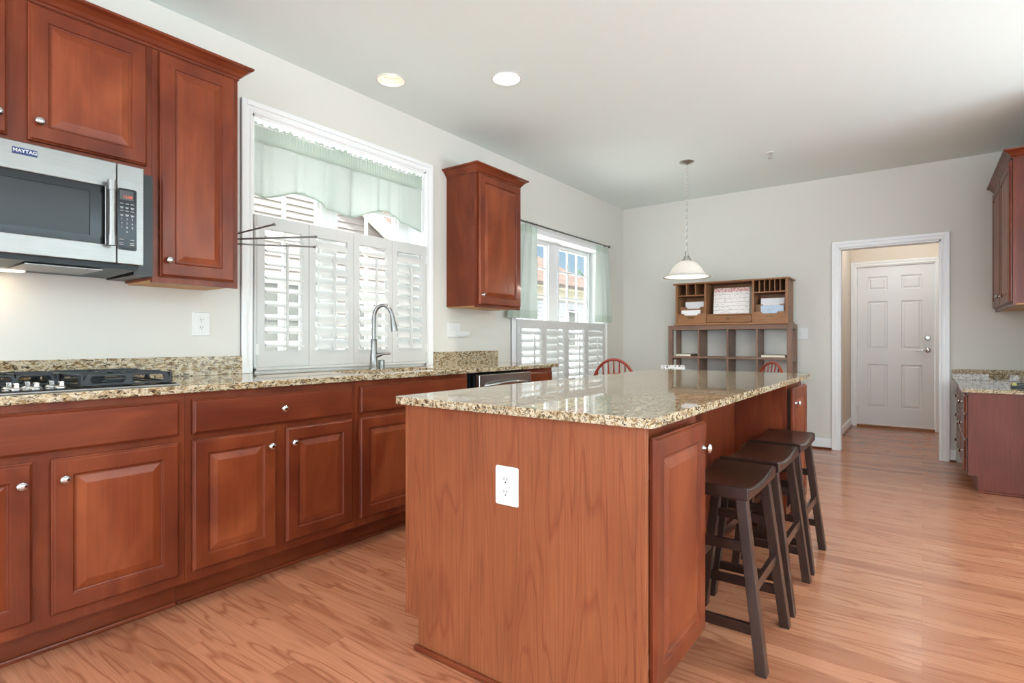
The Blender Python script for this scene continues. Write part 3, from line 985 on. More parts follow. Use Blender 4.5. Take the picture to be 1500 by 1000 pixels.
for k in range(420):
    th, ph = rng.uniform(0, 2 * PI), math.acos(rng.uniform(-1, 1))
    rr = rng.uniform(.5, 1.0)
    c = V((25.5 + 1.5 * rr * math.sin(ph) * math.cos(th), 14.2 + 1.5 * rr * math.sin(ph) * math.sin(th), 3.0 + 2.0 * rr * math.cos(ph)))
    ax = V((rng.uniform(-1, 1), rng.uniform(-1, 1), rng.uniform(-.3, 1))).normalized()
    uu = ax.orthogonal().normalized() * rng.uniform(.14, .26)
    ww = ax.cross(uu)
    q = [mb.bm.verts.new(p) for p in (c - uu, c - ww * .5, c + uu, c + ww * .5)]
    mb.bm.faces.new(q)
build(mb, 'crown', 'leaf', tr)
build(MB().tube([(25.5, 14.2, -.5), (25.55, 14.2, 1.2), (25.5, 14.25, 3.5)], .12, 8, radii=[.16, .12, .05]), 'trunk', 'bark', tr)

# ------------------------------------------------------------------ left run: base cabinets
DYF, FFY, TOEY = 2.373, 2.393, 2.478
UZ = .884
NB = (0, -1, 0)
EX = (1, 0, 0)


def base_cab(label, x0, x1, drawers, doors, drawer_knob=True, end=None):
    r = thing('base_cabinet', label, 'cabinet', ((x0 + x1) / 2, 2.7, 0), 'base cabinets under the long granite counter')
    mb = MB()
    mb.box(x0 + .001, x1 - .001, FFY + .018, 3.008, .114, UZ - .001)
    build(mb, 'carcass', 'laminate_dark' if end else 'cherry', r)
    hs = []
    for d in drawers:
        hs.append(rect(d[0] + .013, d[1] - .013, .722, .842))
    for d in doors:
        hs.append(rect(d[0] + .013, d[1] - .013, .165, .676))
    build(MB().prism(rect(x0 + .0005, x1 - .0005, .114, UZ - .001), hs, (0, FFY, 0), EX, (0, 0, 1), (0, 1, 0), .018), 'face_frame', 'cherry', r)
    build(MB().box(x0 + .0005, x1 - .0005, TOEY, TOEY + .015, 0.0, .114), 'toe_kick', 'cherry_h', r)
    build(MB().box(x0 + .0005, x1 - .0005, TOEY - .013, TOEY, 0.0, .019), 'shoe_molding', 'cherry_h', r, bevel=.006)
    for d in drawers:
        kp = ((d[1] - d[0]) / 2, .070) if drawer_knob else None
        door(r, (d[0], FFY - .003, .712), EX, NB, d[1] - d[0], .142, kp, 'drawer', 'cherry_h', FLAT_LOOPS)
    for a, b, side in doors:
        kp = ((b - a) - .032 if side == 'r' else .032, .463)
        door(r, (a, FFY - .003, .154), EX, NB, b - a, .534, kp)
    return r


base_cab('cherry base cabinet under the gas cooktop with one wide blank drawer front', .095, 1.003, [(.122, .978)], [(.122, .525, 'r'), (.574, .977, 'l')], False)
base_cab('cherry two-door base cabinet between the cooktop cabinet and the sink cabinet', 1.003, 1.836, [(1.027, 1.810)], [(1.027, 1.388, 'r'), (1.438, 1.810, 'l')])
base_cab('cherry sink base cabinet partly hidden behind the island corner', 1.836, 2.730, [(1.860, 2.706)], [(1.858, 2.27, 'r'), (2.296, 2.706, 'l')], False)
base_cab('narrow cherry cabinet ending the counter run beyond the dishwasher', 3.40, 3.755, [(3.42, 3.738)], [(3.42, 3.738, 'l')], False, end=True)

# dishwasher
dw = thing('dishwasher', 'stainless steel dishwasher with curved bar handle under the long counter', 'dishwasher', (3.07, 2.7, 0))
build(MB().box(2.752, 3.385, 2.40, 3.0, .05, UZ - .012), 'tub_body', 'black', dw)
dd = build(MB().box(2.780, 3.375, 2.328, 2.368, .11, .868), 'door', 'steel_bright', dw, bevel=.004)
build(MB().box(2.768, 3.380, 2.370, 2.40, .10, .872), 'door_liner', 'blackglass', dw, bevel=.003)
build(MB().box(2.77, 3.38, 2.43, 2.46, 0.0, .10), 'kick_plate', 'black', dw)
hp = []
for k in range(17):
    s = k / 16
    hp.append((2.83 + .49 * s, 2.328 - .052 * math.sin(PI * s) ** .6, .795 + .016 * math.sin(PI * s)))
build(MB().tube(hp, .011, 12), 'handle', 'steel_bright', dd, smooth=60)

# counter slab with the sink cut-out
cx0, cx1, cy0 = .095, 3.82, 2.355
sink_hole = rrect(1.93, 2.62, 2.455, 2.775, .07)
ct = build(MB().prism([(cx0, cy0), (cx1 - .012, cy0), (cx1, cy0 + .012), (cx1, WY - .001), (cx0, WY - .001)], [sink_hole], (0, 0, UZ), EX, (0, 1, 0), (0, 0, 1), .03), 'granite_countertop', 'granite', bevel=.004)
tag(ct, 'long speckled tan granite countertop along the window wall with sink cut-out', 'countertop')
bs = build(MB().box(cx0, 1.551, WY - .021, WY - .001, .914, 1.012), 'granite_backsplash', 'granite', bevel=.002)
tag(bs, 'speckled granite backsplash strip behind the gas cooktop', 'backsplash')
bs = build(MB().box(3.03, 3.82, WY - .021, WY - .001, .914, 1.010), 'granite_backsplash', 'granite', bevel=.002)
tag(bs, 'short granite backsplash strip below the small wall cabinet and switch plate', 'backsplash')

# sink
sk = thing('kitchen_sink', 'undermount stainless steel sink set in the granite below the shuttered window', 'sink', (2.275, 2.615, UZ))
mb = MB()
o1 = rrect(1.92, 2.63, 2.445, 2.785, .07)
i1 = rrect(1.935, 2.615, 2.46, 2.77, .065)
i2 = rrect(1.95, 2.60, 2.475, 2.755, .06)
mb.loft([[V((a, b, z)) for a, b in lp] for lp, z in ((o1, UZ - .002), (i1, UZ - .002), (i2, .70), (rrect(2.0, 2.55, 2.52, 2.71, .05), .69))], cap=False)
bmv = [mb.bm.verts.new((a, b, .69)) for a, b in rrect(2.0, 2.55, 2.52, 2.71, .05)]
mb.bm.faces.new(bmv)
build(mb, 'basin', 'steel', sk, smooth=40)
build(MB().lathe([(.04, 0), (.045, .003), (.03, .004), (.012, .001)], (2.275, 2.615, .691)), 'drain', 'chrome', sk, smooth=40)

# faucet
fc = thing('kitchen_faucet', 'tall brushed steel gooseneck pull-down faucet behind the sink', 'faucet', (2.32, 2.83, .914))
fx, fy = 2.32, 2.83
build(MB().lathe([(.030, 0), (.030, .006), (.026, .012), (.024, .07), (.020, .12), (.019, .185), (.020, .19), (.015, .194)], (fx, fy, .914)), 'body', 'steel', fc, smooth=40)
pts = [(fx, fy, 1.10), (fx, fy, 1.20), (fx, fy, 1.235)]
dx, dy = .16, -.98
R_ = .062
for k in range(1, 15):
    a = PI * k / 14 * .93
    s = R_ * (1 - math.cos(a))
    pts.append((fx + s * .5, fy - s * .86, 1.235 + .088 * math.sin(a)))
build(MB().tube(pts, .0125, 14), 'spout', 'steel', fc, smooth=60)
e0, e1 = V(pts[-2]), V(pts[-1])
t = (e1 - e0).normalized()
t = (t + V((0.08, -.08, -1.2))).normalized()
build(MB().tube([e1 - t * .002, e1 + t * .03, e1 + t * .075, e1 + t * .10], .014, 16, radii=[.0135, .016, .0205, .0215]), 'spray_head', 'steel', fc, smooth=50)
hx = V((.82, -.57, 0))
p0 = V((fx, fy, .914 + .085))
build(MB().tube([p0 + hx * .015, p0 + hx * .03 + V((0, 0, .004)), p0 + hx * .06 + V((0, 0, .012)), p0 + hx * .105 + V((0, 0, .014))], .009, 12, radii=[.019, .015, .009, .0075]), 'handle', 'steel', fc, smooth=60)
sp = build(MB().lathe([(.021, 0), (.021, .05), (.019, .056), (.002, .058)], (2.395, 2.845, .914)), 'air_gap_cap', 'steel', smooth=40)
tag(sp, 'short steel cylinder cap standing on the granite beside the faucet', 'sink fitting')

# cooktop
ck = thing('gas_cooktop', 'black gas cooktop with cast iron grates and steel edge set in the granite', 'cooktop', (.555, 2.68, .914))
build(MB().box(.115, .992, 2.405, 2.935, .914, .921), 'steel_rim', 'steel', ck, bevel=.002)
build(MB().box(.125, .982, 2.418, 2.925, .9215, .925), 'glass_surface', 'blackglass', ck, bevel=.001)


def grate(x0, x1, y0, y1):
    mb = MB()
    zt, zb = .969, .926
    w = .009
    # side plates with long oval cut-outs
    for yy in (y0, y1 - w):
        L = x1 - x0
        holes = [rrect(L * .10, L * .46, .008, .035, .012, 4), rrect(L * .54, L * .90, .008, .035, .012, 4)]
        mb.prism([(0.012, 0), (L - .012, 0), (L, .006), (L - .02, zt - zb), (.02, zt - zb), (0, .006)], holes, (x0, yy, zb), EX, (0, 0, 1), (0, 1, 0), w)
    for xx in (x0, x1 - w):
        L = y1 - y0
        holes = [rrect(L * .08, L * .46, .008, .035, .012, 4), rrect(L * .54, L * .92, .008, .035, .012, 4)]
        mb.prism([(0.0, 0), (L, 0), (L, zt - zb), (0, zt - zb)], holes, (xx, y0, zb), (0, 1, 0), (0, 0, 1), EX, w)
    ym, xm = (y0 + y1) / 2, (x0 + x1) / 2
    mb.box(x0, x1, ym - .006, ym + .006, zt - .016, zt)
    for yc in ((y0 + ym) / 2, (y1 + ym) / 2):
        for a, b in ((x0, xm - .035), (xm + .035, x1)):
            mb.box(a, b, yc - .005, yc + .005, zt - .014, zt + .003)
        mb.box(xm - .005, xm + .005, yc - .09 if y1 - y0 > .4 else y0, yc - .035, zt - .014, zt + .003)
        mb.box(xm - .005, xm + .005, yc + .035, yc + .09 if y1 - y0 > .4 else y1, zt - .014, zt + .003)
    return build(mb, 'grate', 'iron', ck, bevel=.0025)


grate(.672, .975, 2.435, 2.91)
grate(.405, .662, 2.64, 2.91)
grate(.132, .395, 2.435, 2.91)
for x, y, r_ in ((.82, 2.55, .05), (.82, 2.79, .04), (.53, 2.78, .055), (.265, 2.55, .04), (.265, 2.79, .045)):
    build(MB().lathe([(r_, 0), (r_, .010), (r_ * .8, .014), (r_ * .8, .020), (.002, .022)], (x, y, .925)), 'burner', 'iron', ck, smooth=30)
for y, xs in ((2.465, (.50, .553, .622)), (2.54, (.495, .545, .612))):
    for x in xs:
        mb = MB().lathe([(.0185, 0), (.018, .004), (.0135, .006), (.013, .008)], (x, y, .925))
        mb.prism([(-.007, 0), (.007, 0), (.007, .013), (.005, .0165), (-.005, .0165), (-.007, .013)], [], (x, y - .011, .932), EX, (0, 0, 1), (0, 1, 0), .022)
        build(mb, 'control_knob', 'steel_bright', ck, bevel=.001)

# ------------------------------------------------------------------ wall cabinets on the left wall
UFY = 2.703


def crown(mb, path, flip=False):
    """crown profile swept along a 2-D mitred path; points (x,y) at the cabinet face, outward normal to the left of travel"""
    prof = [(0, 0), (.006, 0), (.006, .010), (.013, .014), (.022, .028), (.038, .044), (.052, .050), (.056, .053), (.056, .062), (.0, .062)]
    n = len(path)
    rings = []
    for i, p in enumerate(path):
        p = V(p)
        d0 = (p - V(path[i - 1])).normalized() if i else None
        d1 = (V(path[i + 1]) - p).normalized() if i < n - 1 else None
        nr = lambda d: V((d.y, -d.x))
        if d0 is None:
            m = nr(d1)
        elif d1 is None:
            m = nr(d0)
        else:
            m = nr(d0) + nr(d1)
            m = m / (1 + nr(d0).dot(nr(d1)))
        rings.append([V((p.x + m.x * a, p.y + m.y * a, 2.372 + b)) for a, b in prof])
    mb.loft(rings)
    return mb


def wall_cab(label, x0, x1, z0, z1, doors, crown_path=None, group='cherry wall cabinets'):
    r = thing('wall_cabinet', label, 'cabinet', ((x0 + x1) / 2, 2.85, z0), group)
    build(MB().box(x0, x1, UFY + .018, WY - .001, z0 + .012, z1), 'carcass', 'cherry', r)
    build(MB().box(x0 + .012, x1 - .012, UFY + .018, WY - .001, z0 + .006, z0 + .0125), 'underside', 'maple', r)
    hs = [rect(a + .013, b - .013, zz0 + .013, zz1 - .013) for a, b, zz0, zz1, s in doors]
    build(MB().prism(rect(x0, x1, z0, z1), hs, (0, UFY, 0), EX, (0, 0, 1), (0, 1, 0), .018), 'face_frame', 'cherry', r)
    for a, b, zz0, zz1, s in doors:
        kp = ((b - a) - .030 if s == 'r' else .030, .072)
        door(r, (a, UFY - .003, zz0), EX, NB, b - a, zz1 - zz0, kp)
    if crown_path:
        build(crown(MB(), crown_path), 'crown_molding', 'cherry_h', r, bevel=.001)
    return r


wall_cab('cherry wall cabinet mounted directly above the microwave', .10, .999, 1.812, 2.40, [(.124, .522, 1.848, 2.365, 'r'), (.580, .976, 1.848, 2.365, 'l')])
wall_cab('tall cherry wall cabinet between the microwave and the sink window', 1.0, 1.376, 1.350, 2.40, [(1.026, 1.352, 1.378, 2.366, 'l')])
cm = build(crown(MB(), [(.10, UFY), (1.376, UFY), (1.376, WY - .001)]), 'crown_molding', 'cherry_h', bevel=.001)
tag(cm, 'cherry crown molding running along the tops of the two cabinets by the microwave', 'molding')
wall_cab('small single-door cherry wall cabinet between the two windows', 3.187, 3.752, 1.350, 2.40, [(3.203, 3.738, 1.372, 2.366, 'l')],
         [(3.187, WY - .001), (3.187, UFY), (3.752, UFY), (3.752, WY - .001)])

# microwave
mw = thing('microwave_oven', 'stainless over-the-range microwave hung below the cherry wall cabinet', 'microwave', (.55, 2.8, 1.39))
MX0, MX1, MY = .165, .925, 2.58
build(MB().box(MX0, MX1, 2.622, WY - .001, 1.400, 1.808), 'body', 'black', mw)
build(MB().box(MX1 + .001, .998, 2.690, WY - .001, 1.372, 1.808), 'filler_panel', 'black', mw)
md = build(MB().prism(rect(MX0, .8285, 1.402, 1.803), [rect(MX0 + .04, .79, 1.474, 1.700)], (0, MY, 0), EX, (0, 0, 1), (0, 1, 0), .04), 'door', 'steel', mw, bevel=.003)
build(MB().prism(rect(MX0 + .04, .79, 1.474, 1.700), [rect(MX0 + .075, .742, 1.502, 1.672)], (0, MY + .004, 0), EX, (0, 0, 1), (0, 1, 0), .03), 'window_border', 'blackglass', md)
build(MB().box(MX0 + .07, .746, MY + .008, MY + .03, 1.498, 1.676), 'window_glass', 'mesh_glass', md)
hm = MB().tube([(.803, MY - .034, 1.472), (.803, MY - .034, 1.716)], .0125, 14)
for z in (1.486, 1.702):
    hm.tube([(.803, MY - .034, z - .02), (.803, MY - .034, z + .02)], .0155, 14)
    hm.box(.797, .809, MY - .034, MY + .002, z - .012, z + .012)
build(hm, 'handle', 'steel', md, smooth=40)
bd = build(MB().box(.513, .582, MY - .004, MY, 1.757, 1.780), 'badge', 'badge', md, bevel=.001)
build(text_mesh('MAYTAG', .0165, (.5475, MY - .0045, 1.7685), EX, (0, 0, 1), .0005, .0004), 'lettering', 'keymark', bd)
cp = build(MB().box(.8305, MX1, MY, MY + .04, 1.402, 1.803), 'control_panel', 'steel', mw, bevel=.003)
build(MB().prism(rrect(.832, .898, 1.458, 1.706, .008), [], (0, MY - .0015, 0), EX, (0, 0, 1), (0, 1, 0), .003), 'keypad', 'blackglass', cp)
build(MB().box(.838, .886, MY - .0025, MY - .001, 1.660, 1.698), 'display', 'display', cp)
build(text_mesh('12:08', .0155, (.866, MY - .0029, 1.672), EX, (0, 0, 1), .0003), 'clock_digits', 'reddigit', cp)
mb = MB()
for row, z in enumerate((1.645, 1.630, 1.616, 1.600)):
    for c_ in range(3):
        xk = .8455 + c_ * .0185
        mb.box(xk - .006, xk + .006, MY - .0023, MY - .0014, z - .001, z + .001)
        if row % 2:
            mb.box(xk - .004, xk + .004, MY - .0023, MY - .0014, z - .005, z - .003)
for z in (1.487, 1.500, 1.480):
    for xk in (.845, .882):
        mb.box(xk - .008, xk + .007, MY - .0023, MY - .0014, z - .001, z + .001)
build(mb, 'key_marks', 'keymark', cp)
k = 0
for row, z in enumerate((1.583, 1.566, 1.549, 1.532)):
    for c_ in range(3):
        ch = ('123', '456', '789', ' 0 ')[row][c_]
        if ch != ' ':
            build(text_mesh(ch, .011, (.8455 + c_ * .0185, MY - .0018, z), EX, (0, 0, 1), .0003), 'key_digit', 'keymark', cp)
mb = MB()
mb.loft([[V((x, y, z)) for y, z in ((MY + .02, 1.402), (MY + .03, 1.384), (2.98, 1.376), (2.98, 1.402))] for x in (MX0, MX1 - .012)])
vb = build(mb, 'underside_hood', 'charcoal', mw)
build(MB().box(.56, .80, 2.64, 2.9, 1.3755, 1.3785).box(.22, .46, 2.64, 2.9, 1.3755, 1.3785), 'grease_filter', 'steel', vb)
build(MB().box(.30, .62, 2.915, 2.965, 1.371, 1.3765), 'hood_lens', 'hoodlens', vb)
light('hood_lamp', 'AREA', (.42, 2.93, 1.366), .55, (1, .74, .48), (0, 0, 0), .25, .05)

# swing-arm towel rack on the cabinet side
tw = thing('towel_rack', 'thin metal swing-arm towel rack with three rods fixed to the tall wall cabinet side', 'towel rack', (1.378, 2.76, 1.6))
build(MB().box(1.3765, 1.382, 2.735, 2.785, 1.545, 1.66), 'mounting_plate', 'chrome', tw, bevel=.001)
build(MB().tube([(1.392, 2.76, 1.553), (1.392, 2.76, 1.652)], .006, 10), 'pivot_post', 'chrome', tw, smooth=60)
for (ex, ey), z in (((1.372, 2.393), 1.627), ((1.583, 2.385), 1.602), ((1.665, 2.521), 1.578)):
    a, b = V((1.392, 2.76, z)), V((ex + .012, ey, z))
    t = (b - a).normalized()
    build(MB().tube([a, b], .0042, 10).tube([b - t * .004, b + t * .002, b + t * .008, b + t * .012], .006, 10, radii=[.0045, .0068, .0068, .003]), 'rod', 'gun', tw, smooth=60)


# ------------------------------------------------------------------ outlets and switches
def outlet(name, label, c, u, n, w, h, kind):
    r = thing(name, label, 'outlet' if kind == 'outlet' else 'light switch', c)
    c, u, n = V(c), V(u), V(n)
    z = V((0, 0, 1))
    pl = [c + u * a + z * b for a, b in rrect(-w / 2, w / 2, -h / 2, h / 2, .006, 3)]
    pl2 = [c + u * a + z * b + n * .006 for a, b in rrect(-w / 2 + .003, w / 2 - .003, -h / 2 + .003, h / 2 - .003, .005, 3)]
    build(MB().loft([pl, pl2]), 'cover_plate', 'white', r)
    if kind == 'outlet':
        for s in (1, -1):
            cc = c + z * (.0195 * s)
            ring = lambda k, d: [cc + u * a + z * b + n * d for a, b in rrect(-.0165 * k, .0165 * k, -.014 * k, .014 * k, .0085 * k, 4)]
            f = build(MB().loft([ring(1.0, .005), ring(1.0, .0085), ring(.95, .009)]), 'receptacle', 'white', r)
            mb = MB()
            for a in (-.006, .006):
                q = cc + u * a + z * .004 + n * .0085
                mb.loft([[q + u * i * .0011 + z * j * .004 + n * k for i, j in ((-1, -1), (1, -1), (1, 1), (-1, 1))] for k in (0, .0009)])
            mb.lathe([(.0024, 0), (.0024, .0009)], cc - z * .0065 + n * .0085, n, 10)
            build(mb, 'slots', 'slot', f)
    else:
        for s in (-1, 1):
            q = c + u * (.023 * s)
            mb = MB().loft([[q + u * i * .006 + z * j * .0125 + n * k for i, j in ((-1, -1), (1, -1), (1, 1), (-1, 1))] for k in (.005, .0075)])
            mb.loft([[q + u * i * .004 + z * (j * .0035 + 0.0) + n * .007 for i, j in ((-1, -1), (1, -1), (1, 1), (-1, 1))],
                     [q + u * i * .0035 + z * (j * .003 + .006) + n * .018 for i, j in ((-1, -1), (1, -1), (1, 1), (-1, 1))]])
            build(mb, 'toggle', 'white', r)
    return r


outlet('wall_outlet', 'white duplex outlet on the wall between the cooktop and the sink window', (1.340, WY - .0005, 1.180), EX, NB, .088, .124, 'outlet')
outlet('switch_plate', 'white double switch plate under the small wall cabinet beside the sink window', (3.272, WY - .0005, 1.182), EX, NB, .145, .120, 'switch')
nl = build(MB().prism(rrect(3.305, 3.425, 1.130, 1.172, .018), [], (0, WY - .04, 0), EX, (0, 0, 1), (0, 1, 0), .03), 'wall_plug', 'white', bevel=.006)
tag(nl, 'small white plug-in device overlapping the edge of the switch plate', 'plug')
outlet('switch_plate', 'white double switch plate on the far wall beside the wooden hutch', (FX - .0005, .991, 1.173), (0, -1, 0), (-1, 0, 0), .098, .120, 'switch')

# ------------------------------------------------------------------ island
IX0, IX1 = 1.373, 3.825
IY0, IY1 = .582, 1.495
IUZ, ITZ = .864, .891
KB = .877
isl = thing('kitchen_island', 'large cherry kitchen island with wood-grain end panel and open knee space', 'kitchen island', (2.6, 1.1, 0))
ep = build(MB().prism([(IY0 + .018, 0), (1.432, 0), (1.432, .113), (IY1 - .001, .113), (IY1 - .001, IUZ - .001), (IY0 + .018, IUZ - .001)], [], (IX0, 0, 0), (0, 1, 0), (0, 0, 1), EX, .018), 'end_panel', 'laminate', isl)
build(MB().box(IX0 - .004, IX0 + .018, IY0, IY0 + .026, 0, IUZ - .001), 'corner_stile', 'laminate', isl, bevel=.001)
build(MB().box(IX0 - .003, IX0 + .01, IY1 - .014, IY1 + .001, .114, IUZ - .001), 'corner_bead', 'laminate', isl, bevel=.001)
build(MB().box(IX0 - .014, IX0, IY0 + .03, 1.446, 0, .02), 'shoe_molding', 'cherry_y', isl, bevel=.006)
FF = .607
# main run facing the sink
build(MB().box(IX0 + .018, IX1, KB, IY1 - .02, .114, IUZ - .001), 'carcass', 'cherry', isl)
build(MB().box(IX0 + .018, IX1, 1.43, 1.445, 0, .114), 'toe_kick', 'cherry_h', isl)
build(MB().box(IX0 + .018, IX1, KB, KB + .012, 0, .114), 'knee_space_base', 'cherry_h', isl)
for a, b in ((1.395, 1.98), (1.99, 2.59), (2.60, 3.20), (3.21, 3.81)):
    door(isl, (b, IY1 - .0205, .16), (-1, 0, 0), (0, 1, 0), b - a, .52, (.035, .46))
    door(isl, (b, IY1 - .0205, .70), (-1, 0, 0), (0, 1, 0), b - a, .14, ((b - a) / 2, .07), 'drawer', 'cherry_h', FLAT_LOOPS)
# short cabinets at both ends of the knee space
for a, b, da, db, kp in ((IX0 + .018, 1.846, 1.404, 1.828, 'far'), (3.37, IX1, 3.392, 3.808, 'near')):
    build(MB().box(a + .001, b - .001, FF + .018, KB - .001, .114, IUZ - .001), 'end_cabinet_box', 'cherry', isl)
    build(MB().prism(rect(a, b, .114, IUZ - .001), [rect(da + .014, db - .014, .162, .812)], (0, FF, 0), EX, (0, 0, 1), (0, 1, 0), .018), 'face_frame', 'cherry', isl)
    build(MB().box(a, b - .001, FF + .07, FF + .085, 0, .114), 'toe_kick', 'cherry_h', isl)
    dr = door(isl, (da + (.004 if kp == 'far' else 0), FF - .019, .146), EX, NB, db - da, .685, ((db - da) - .03 if kp == 'far' else .03, .60))
    if kp == 'far':
        for z in (.23, .74):
            build(MB().box(da - .004, da + .012, FF - .019, FF - .001, z - .02, z + .02), 'hinge', 'nickel', isl)
build(MB().box(IX1, IX1 + .015, FF, IY1 - .02, .0, IUZ - .001), 'back_end_panel', 'laminate_dark', isl)

gx0, gx1, gy0, gy1 = 1.352, 3.862, .556, 1.545
ic = build(MB().prism(rrect(gx0, gx1, gy0, gy1, .028, 5), [], (0, 0, IUZ), EX, (0, 1, 0), (0, 0, 1), ITZ - IUZ), 'island_countertop', 'granite', bevel=.007)
tag(ic, 'polished speckled granite slab with rounded corners covering the island', 'countertop')
outlet('island_outlet', 'white duplex outlet on the wood-grain end panel of the island', (IX0 - .0005, 1.038, .640), (0, -1, 0), (-1, 0, 0), .088, .122, 'outlet')

# ------------------------------------------------------------------ saddle stools
def make_stool():
    r = thing('bar_stool', 'dark wood saddle-seat stool nearest the camera, tucked under the island', 'stool', (0, 0, 0), 'saddle stools along the island')
    L, Wd, hz, th = .425, .235, .607, .043

    def ring(x):
        s = x / (L / 2)
        dip = .022 * (1 - s * s)
        top = hz - dip
        bot = hz - th - .004 * (1 - s * s)
        return [V((x, -Wd / 2, bot)), V((x, Wd / 2, bot)), V((x, Wd / 2, top - .004)), V((x, Wd / 2 - .012, top)), V((x, -Wd / 2 + .012, top)), V((x, -Wd / 2, top - .004))]
    build(MB().loft([ring(-L / 2 + L * k / 16) for k in range(17)]), 'seat', 'espresso', r, bevel=.005)
    tops = {}
    for sx in (-1, 1):
        for sy in (-1, 1):
            a = V((sx * .165, sy * .085, hz - th - .0))
            b = V((sx * .190, sy * .155, 0))
            tops[(sx, sy)] = (a, b)
            # leg faces cut flat on the floor
            w, d = .040, .034
            ra = [a + V((i * w / 2, j * d / 2, 0.004)) for i, j in ((-1, -1), (1, -1), (1, 1), (-1, 1))]
            rb = [b + V((i * w / 2, j * d / 2, 0)) for i, j in ((-1, -1), (1, -1), (1, 1), (-1, 1))]
            build(MB().loft([ra, rb]), 'leg', 'espresso_z', r, bevel=.002)
    at = lambda k, z: tops[k][1] + (tops[k][0] - tops[k][1]) * (z / (hz - th))
    for sx in (-1, 1):
        for z in (.40, .135):
            build(MB().bar(at((sx, -1), z), at((sx, 1), z), .018, .034), 'stretcher', 'espresso', r, bevel=.001)
    for sy in (-1, 1):
        build(MB().bar(at((-1, sy), .265), at((1, sy), .265), .018, .034), 'stretcher', 'espresso', r, bevel=.001)
    return r


st = make_stool()
st.location = (2.130, .575, 0)
dup(st, (2.620, .575, 0), 0, 'dark wood saddle-seat stool in the middle of the three under the island')
dup(st, (3.110, .575, 0), 0, 'dark wood saddle-seat stool nearest the hall doorway, under the island end')

# ------------------------------------------------------------------ desk run at the right
DX0, DX1 = 5.21, FX - .002
dk = thing('desk_cabinet', 'cherry desk-height drawer cabinet with plain side panel near the hall doorway', 'cabinet', (5.8, -.55, 0))
DF = -.268
build(MB().prism([(RY + .001, 0), (-.322, 0), (-.322, .115), (DF, .115), (DF, .718), (RY + .001, .718)], [], (DX0, 0, 0), (0, 1, 0), (0, 0, 1), EX, .018), 'end_panel', 'laminate_dark', dk)
build(MB().box(DX0 + .018, DX1, RY + .001, DF - .018, .114, .718), 'carcass', 'cherry', dk)
build(MB().box(DX0 + .018, DX1, -.337, -.322, 0, .114), 'toe_kick', 'cherry_h', dk)
build(MB().box(DX0 - .012, DX0, RY + .001, -.32, 0, .019), 'shoe_molding', 'cherry_y', dk, bevel=.005)
units = ((5.232, 5.690), (5.715, 6.36))
zs = ((.140, .372), (.380, .558), (.566, .694))
build(MB().prism(rect(DX0 + .018, DX1, .114, .718), [rect(a + .02, b - .02, z0 + .01, z1 - .01) for a, b in units for z0, z1 in zs], (0, DF, 0), EX, (0, 0, 1), NB, .018), 'face_frame', 'cherry', dk)
for a, b in units:
    for z0, z1 in zs:
        door(dk, (b, DF + .0005, z0), (-1, 0, 0), (0, 1, 0), b - a, z1 - z0, ((b - a) / 2, (z1 - z0) * .5), 'drawer', 'cherry_h', FLAT_LOOPS)
dc = build(MB().prism([(DX0 - .018, RY + .001), (DX1, RY + .001), (DX1, -.232), (DX0 - .018, -.232)], [], (0, 0, .719), EX, (0, 1, 0), (0, 0, 1), .028), 'desk_countertop', 'granite', bevel=.004)
tag(dc, 'small speckled granite desktop at low height near the hall doorway', 'countertop')
bs = build(MB().box(DX1 - .019, DX1, RY + .021, -.215, .747, .842), 'granite_backsplash', 'granite', bevel=.002)
tag(bs, 'granite backsplash strip against the far wall above the low desk', 'backsplash')
bs = build(MB().box(DX0 - .018, DX1 - .0195, RY + .001, RY + .02, .747, .842), 'granite_backsplash', 'granite', bevel=.002)
tag(bs, 'granite backsplash strip along the side wall behind the low desk', 'backsplash')
sb = thing('small_case', 'small dark box with a pale yellow end lying on the low granite desk', 'box', (5.55, -.575, .747))
build(MB().box(5.50, 5.60, -.68, -.535, .7475, .762), 'base', 'navy', sb, bevel=.003)
build(MB().box(5.505, 5.595, -.675, -.563, .762, .780), 'body', 'olive', sb, bevel=.003)
build(MB().box(5.503, 5.597, -.563, -.537, .762, .780), 'end_cap', 'yellow', sb, bevel=.003)

uc = thing('wall_cabinet', 'cherry two-door wall cabinet above the low desk by the hall doorway', 'cabinet', (5.8, -.65, 1.345), 'cherry wall cabinets')
UF = -.512
build(MB().box(5.205, DX1, RY + .001, UF - .018, 1.358, 2.40), 'carcass', 'laminate_dark', uc)
build(MB().box(5.22, DX1, RY + .001, UF - .018, 1.350, 1.3585), 'underside', 'maple', uc)
build(MB().prism(rect(5.205, DX1, 1.345, 2.40), [rect(5.25, 5.78, 1.39, 2.35), rect(5.82, 6.36, 1.39, 2.35)], (0, UF, 0), EX, (0, 0, 1), NB, .018), 'face_frame', 'cherry', uc)
door(uc, (5.79, UF + .0005, 1.372), (-1, 0, 0), (0, 1, 0), .567, .994, (.03, .072))
door(uc, (6.375, UF + .0005, 1.372), (-1, 0, 0), (0, 1, 0), .57, .994, (.54, .072))
build(crown(MB(), [(DX1, UF), (5.205, UF), (5.205, RY + .001)]), 'crown_molding', 'cherry_h', uc, bevel=.001)

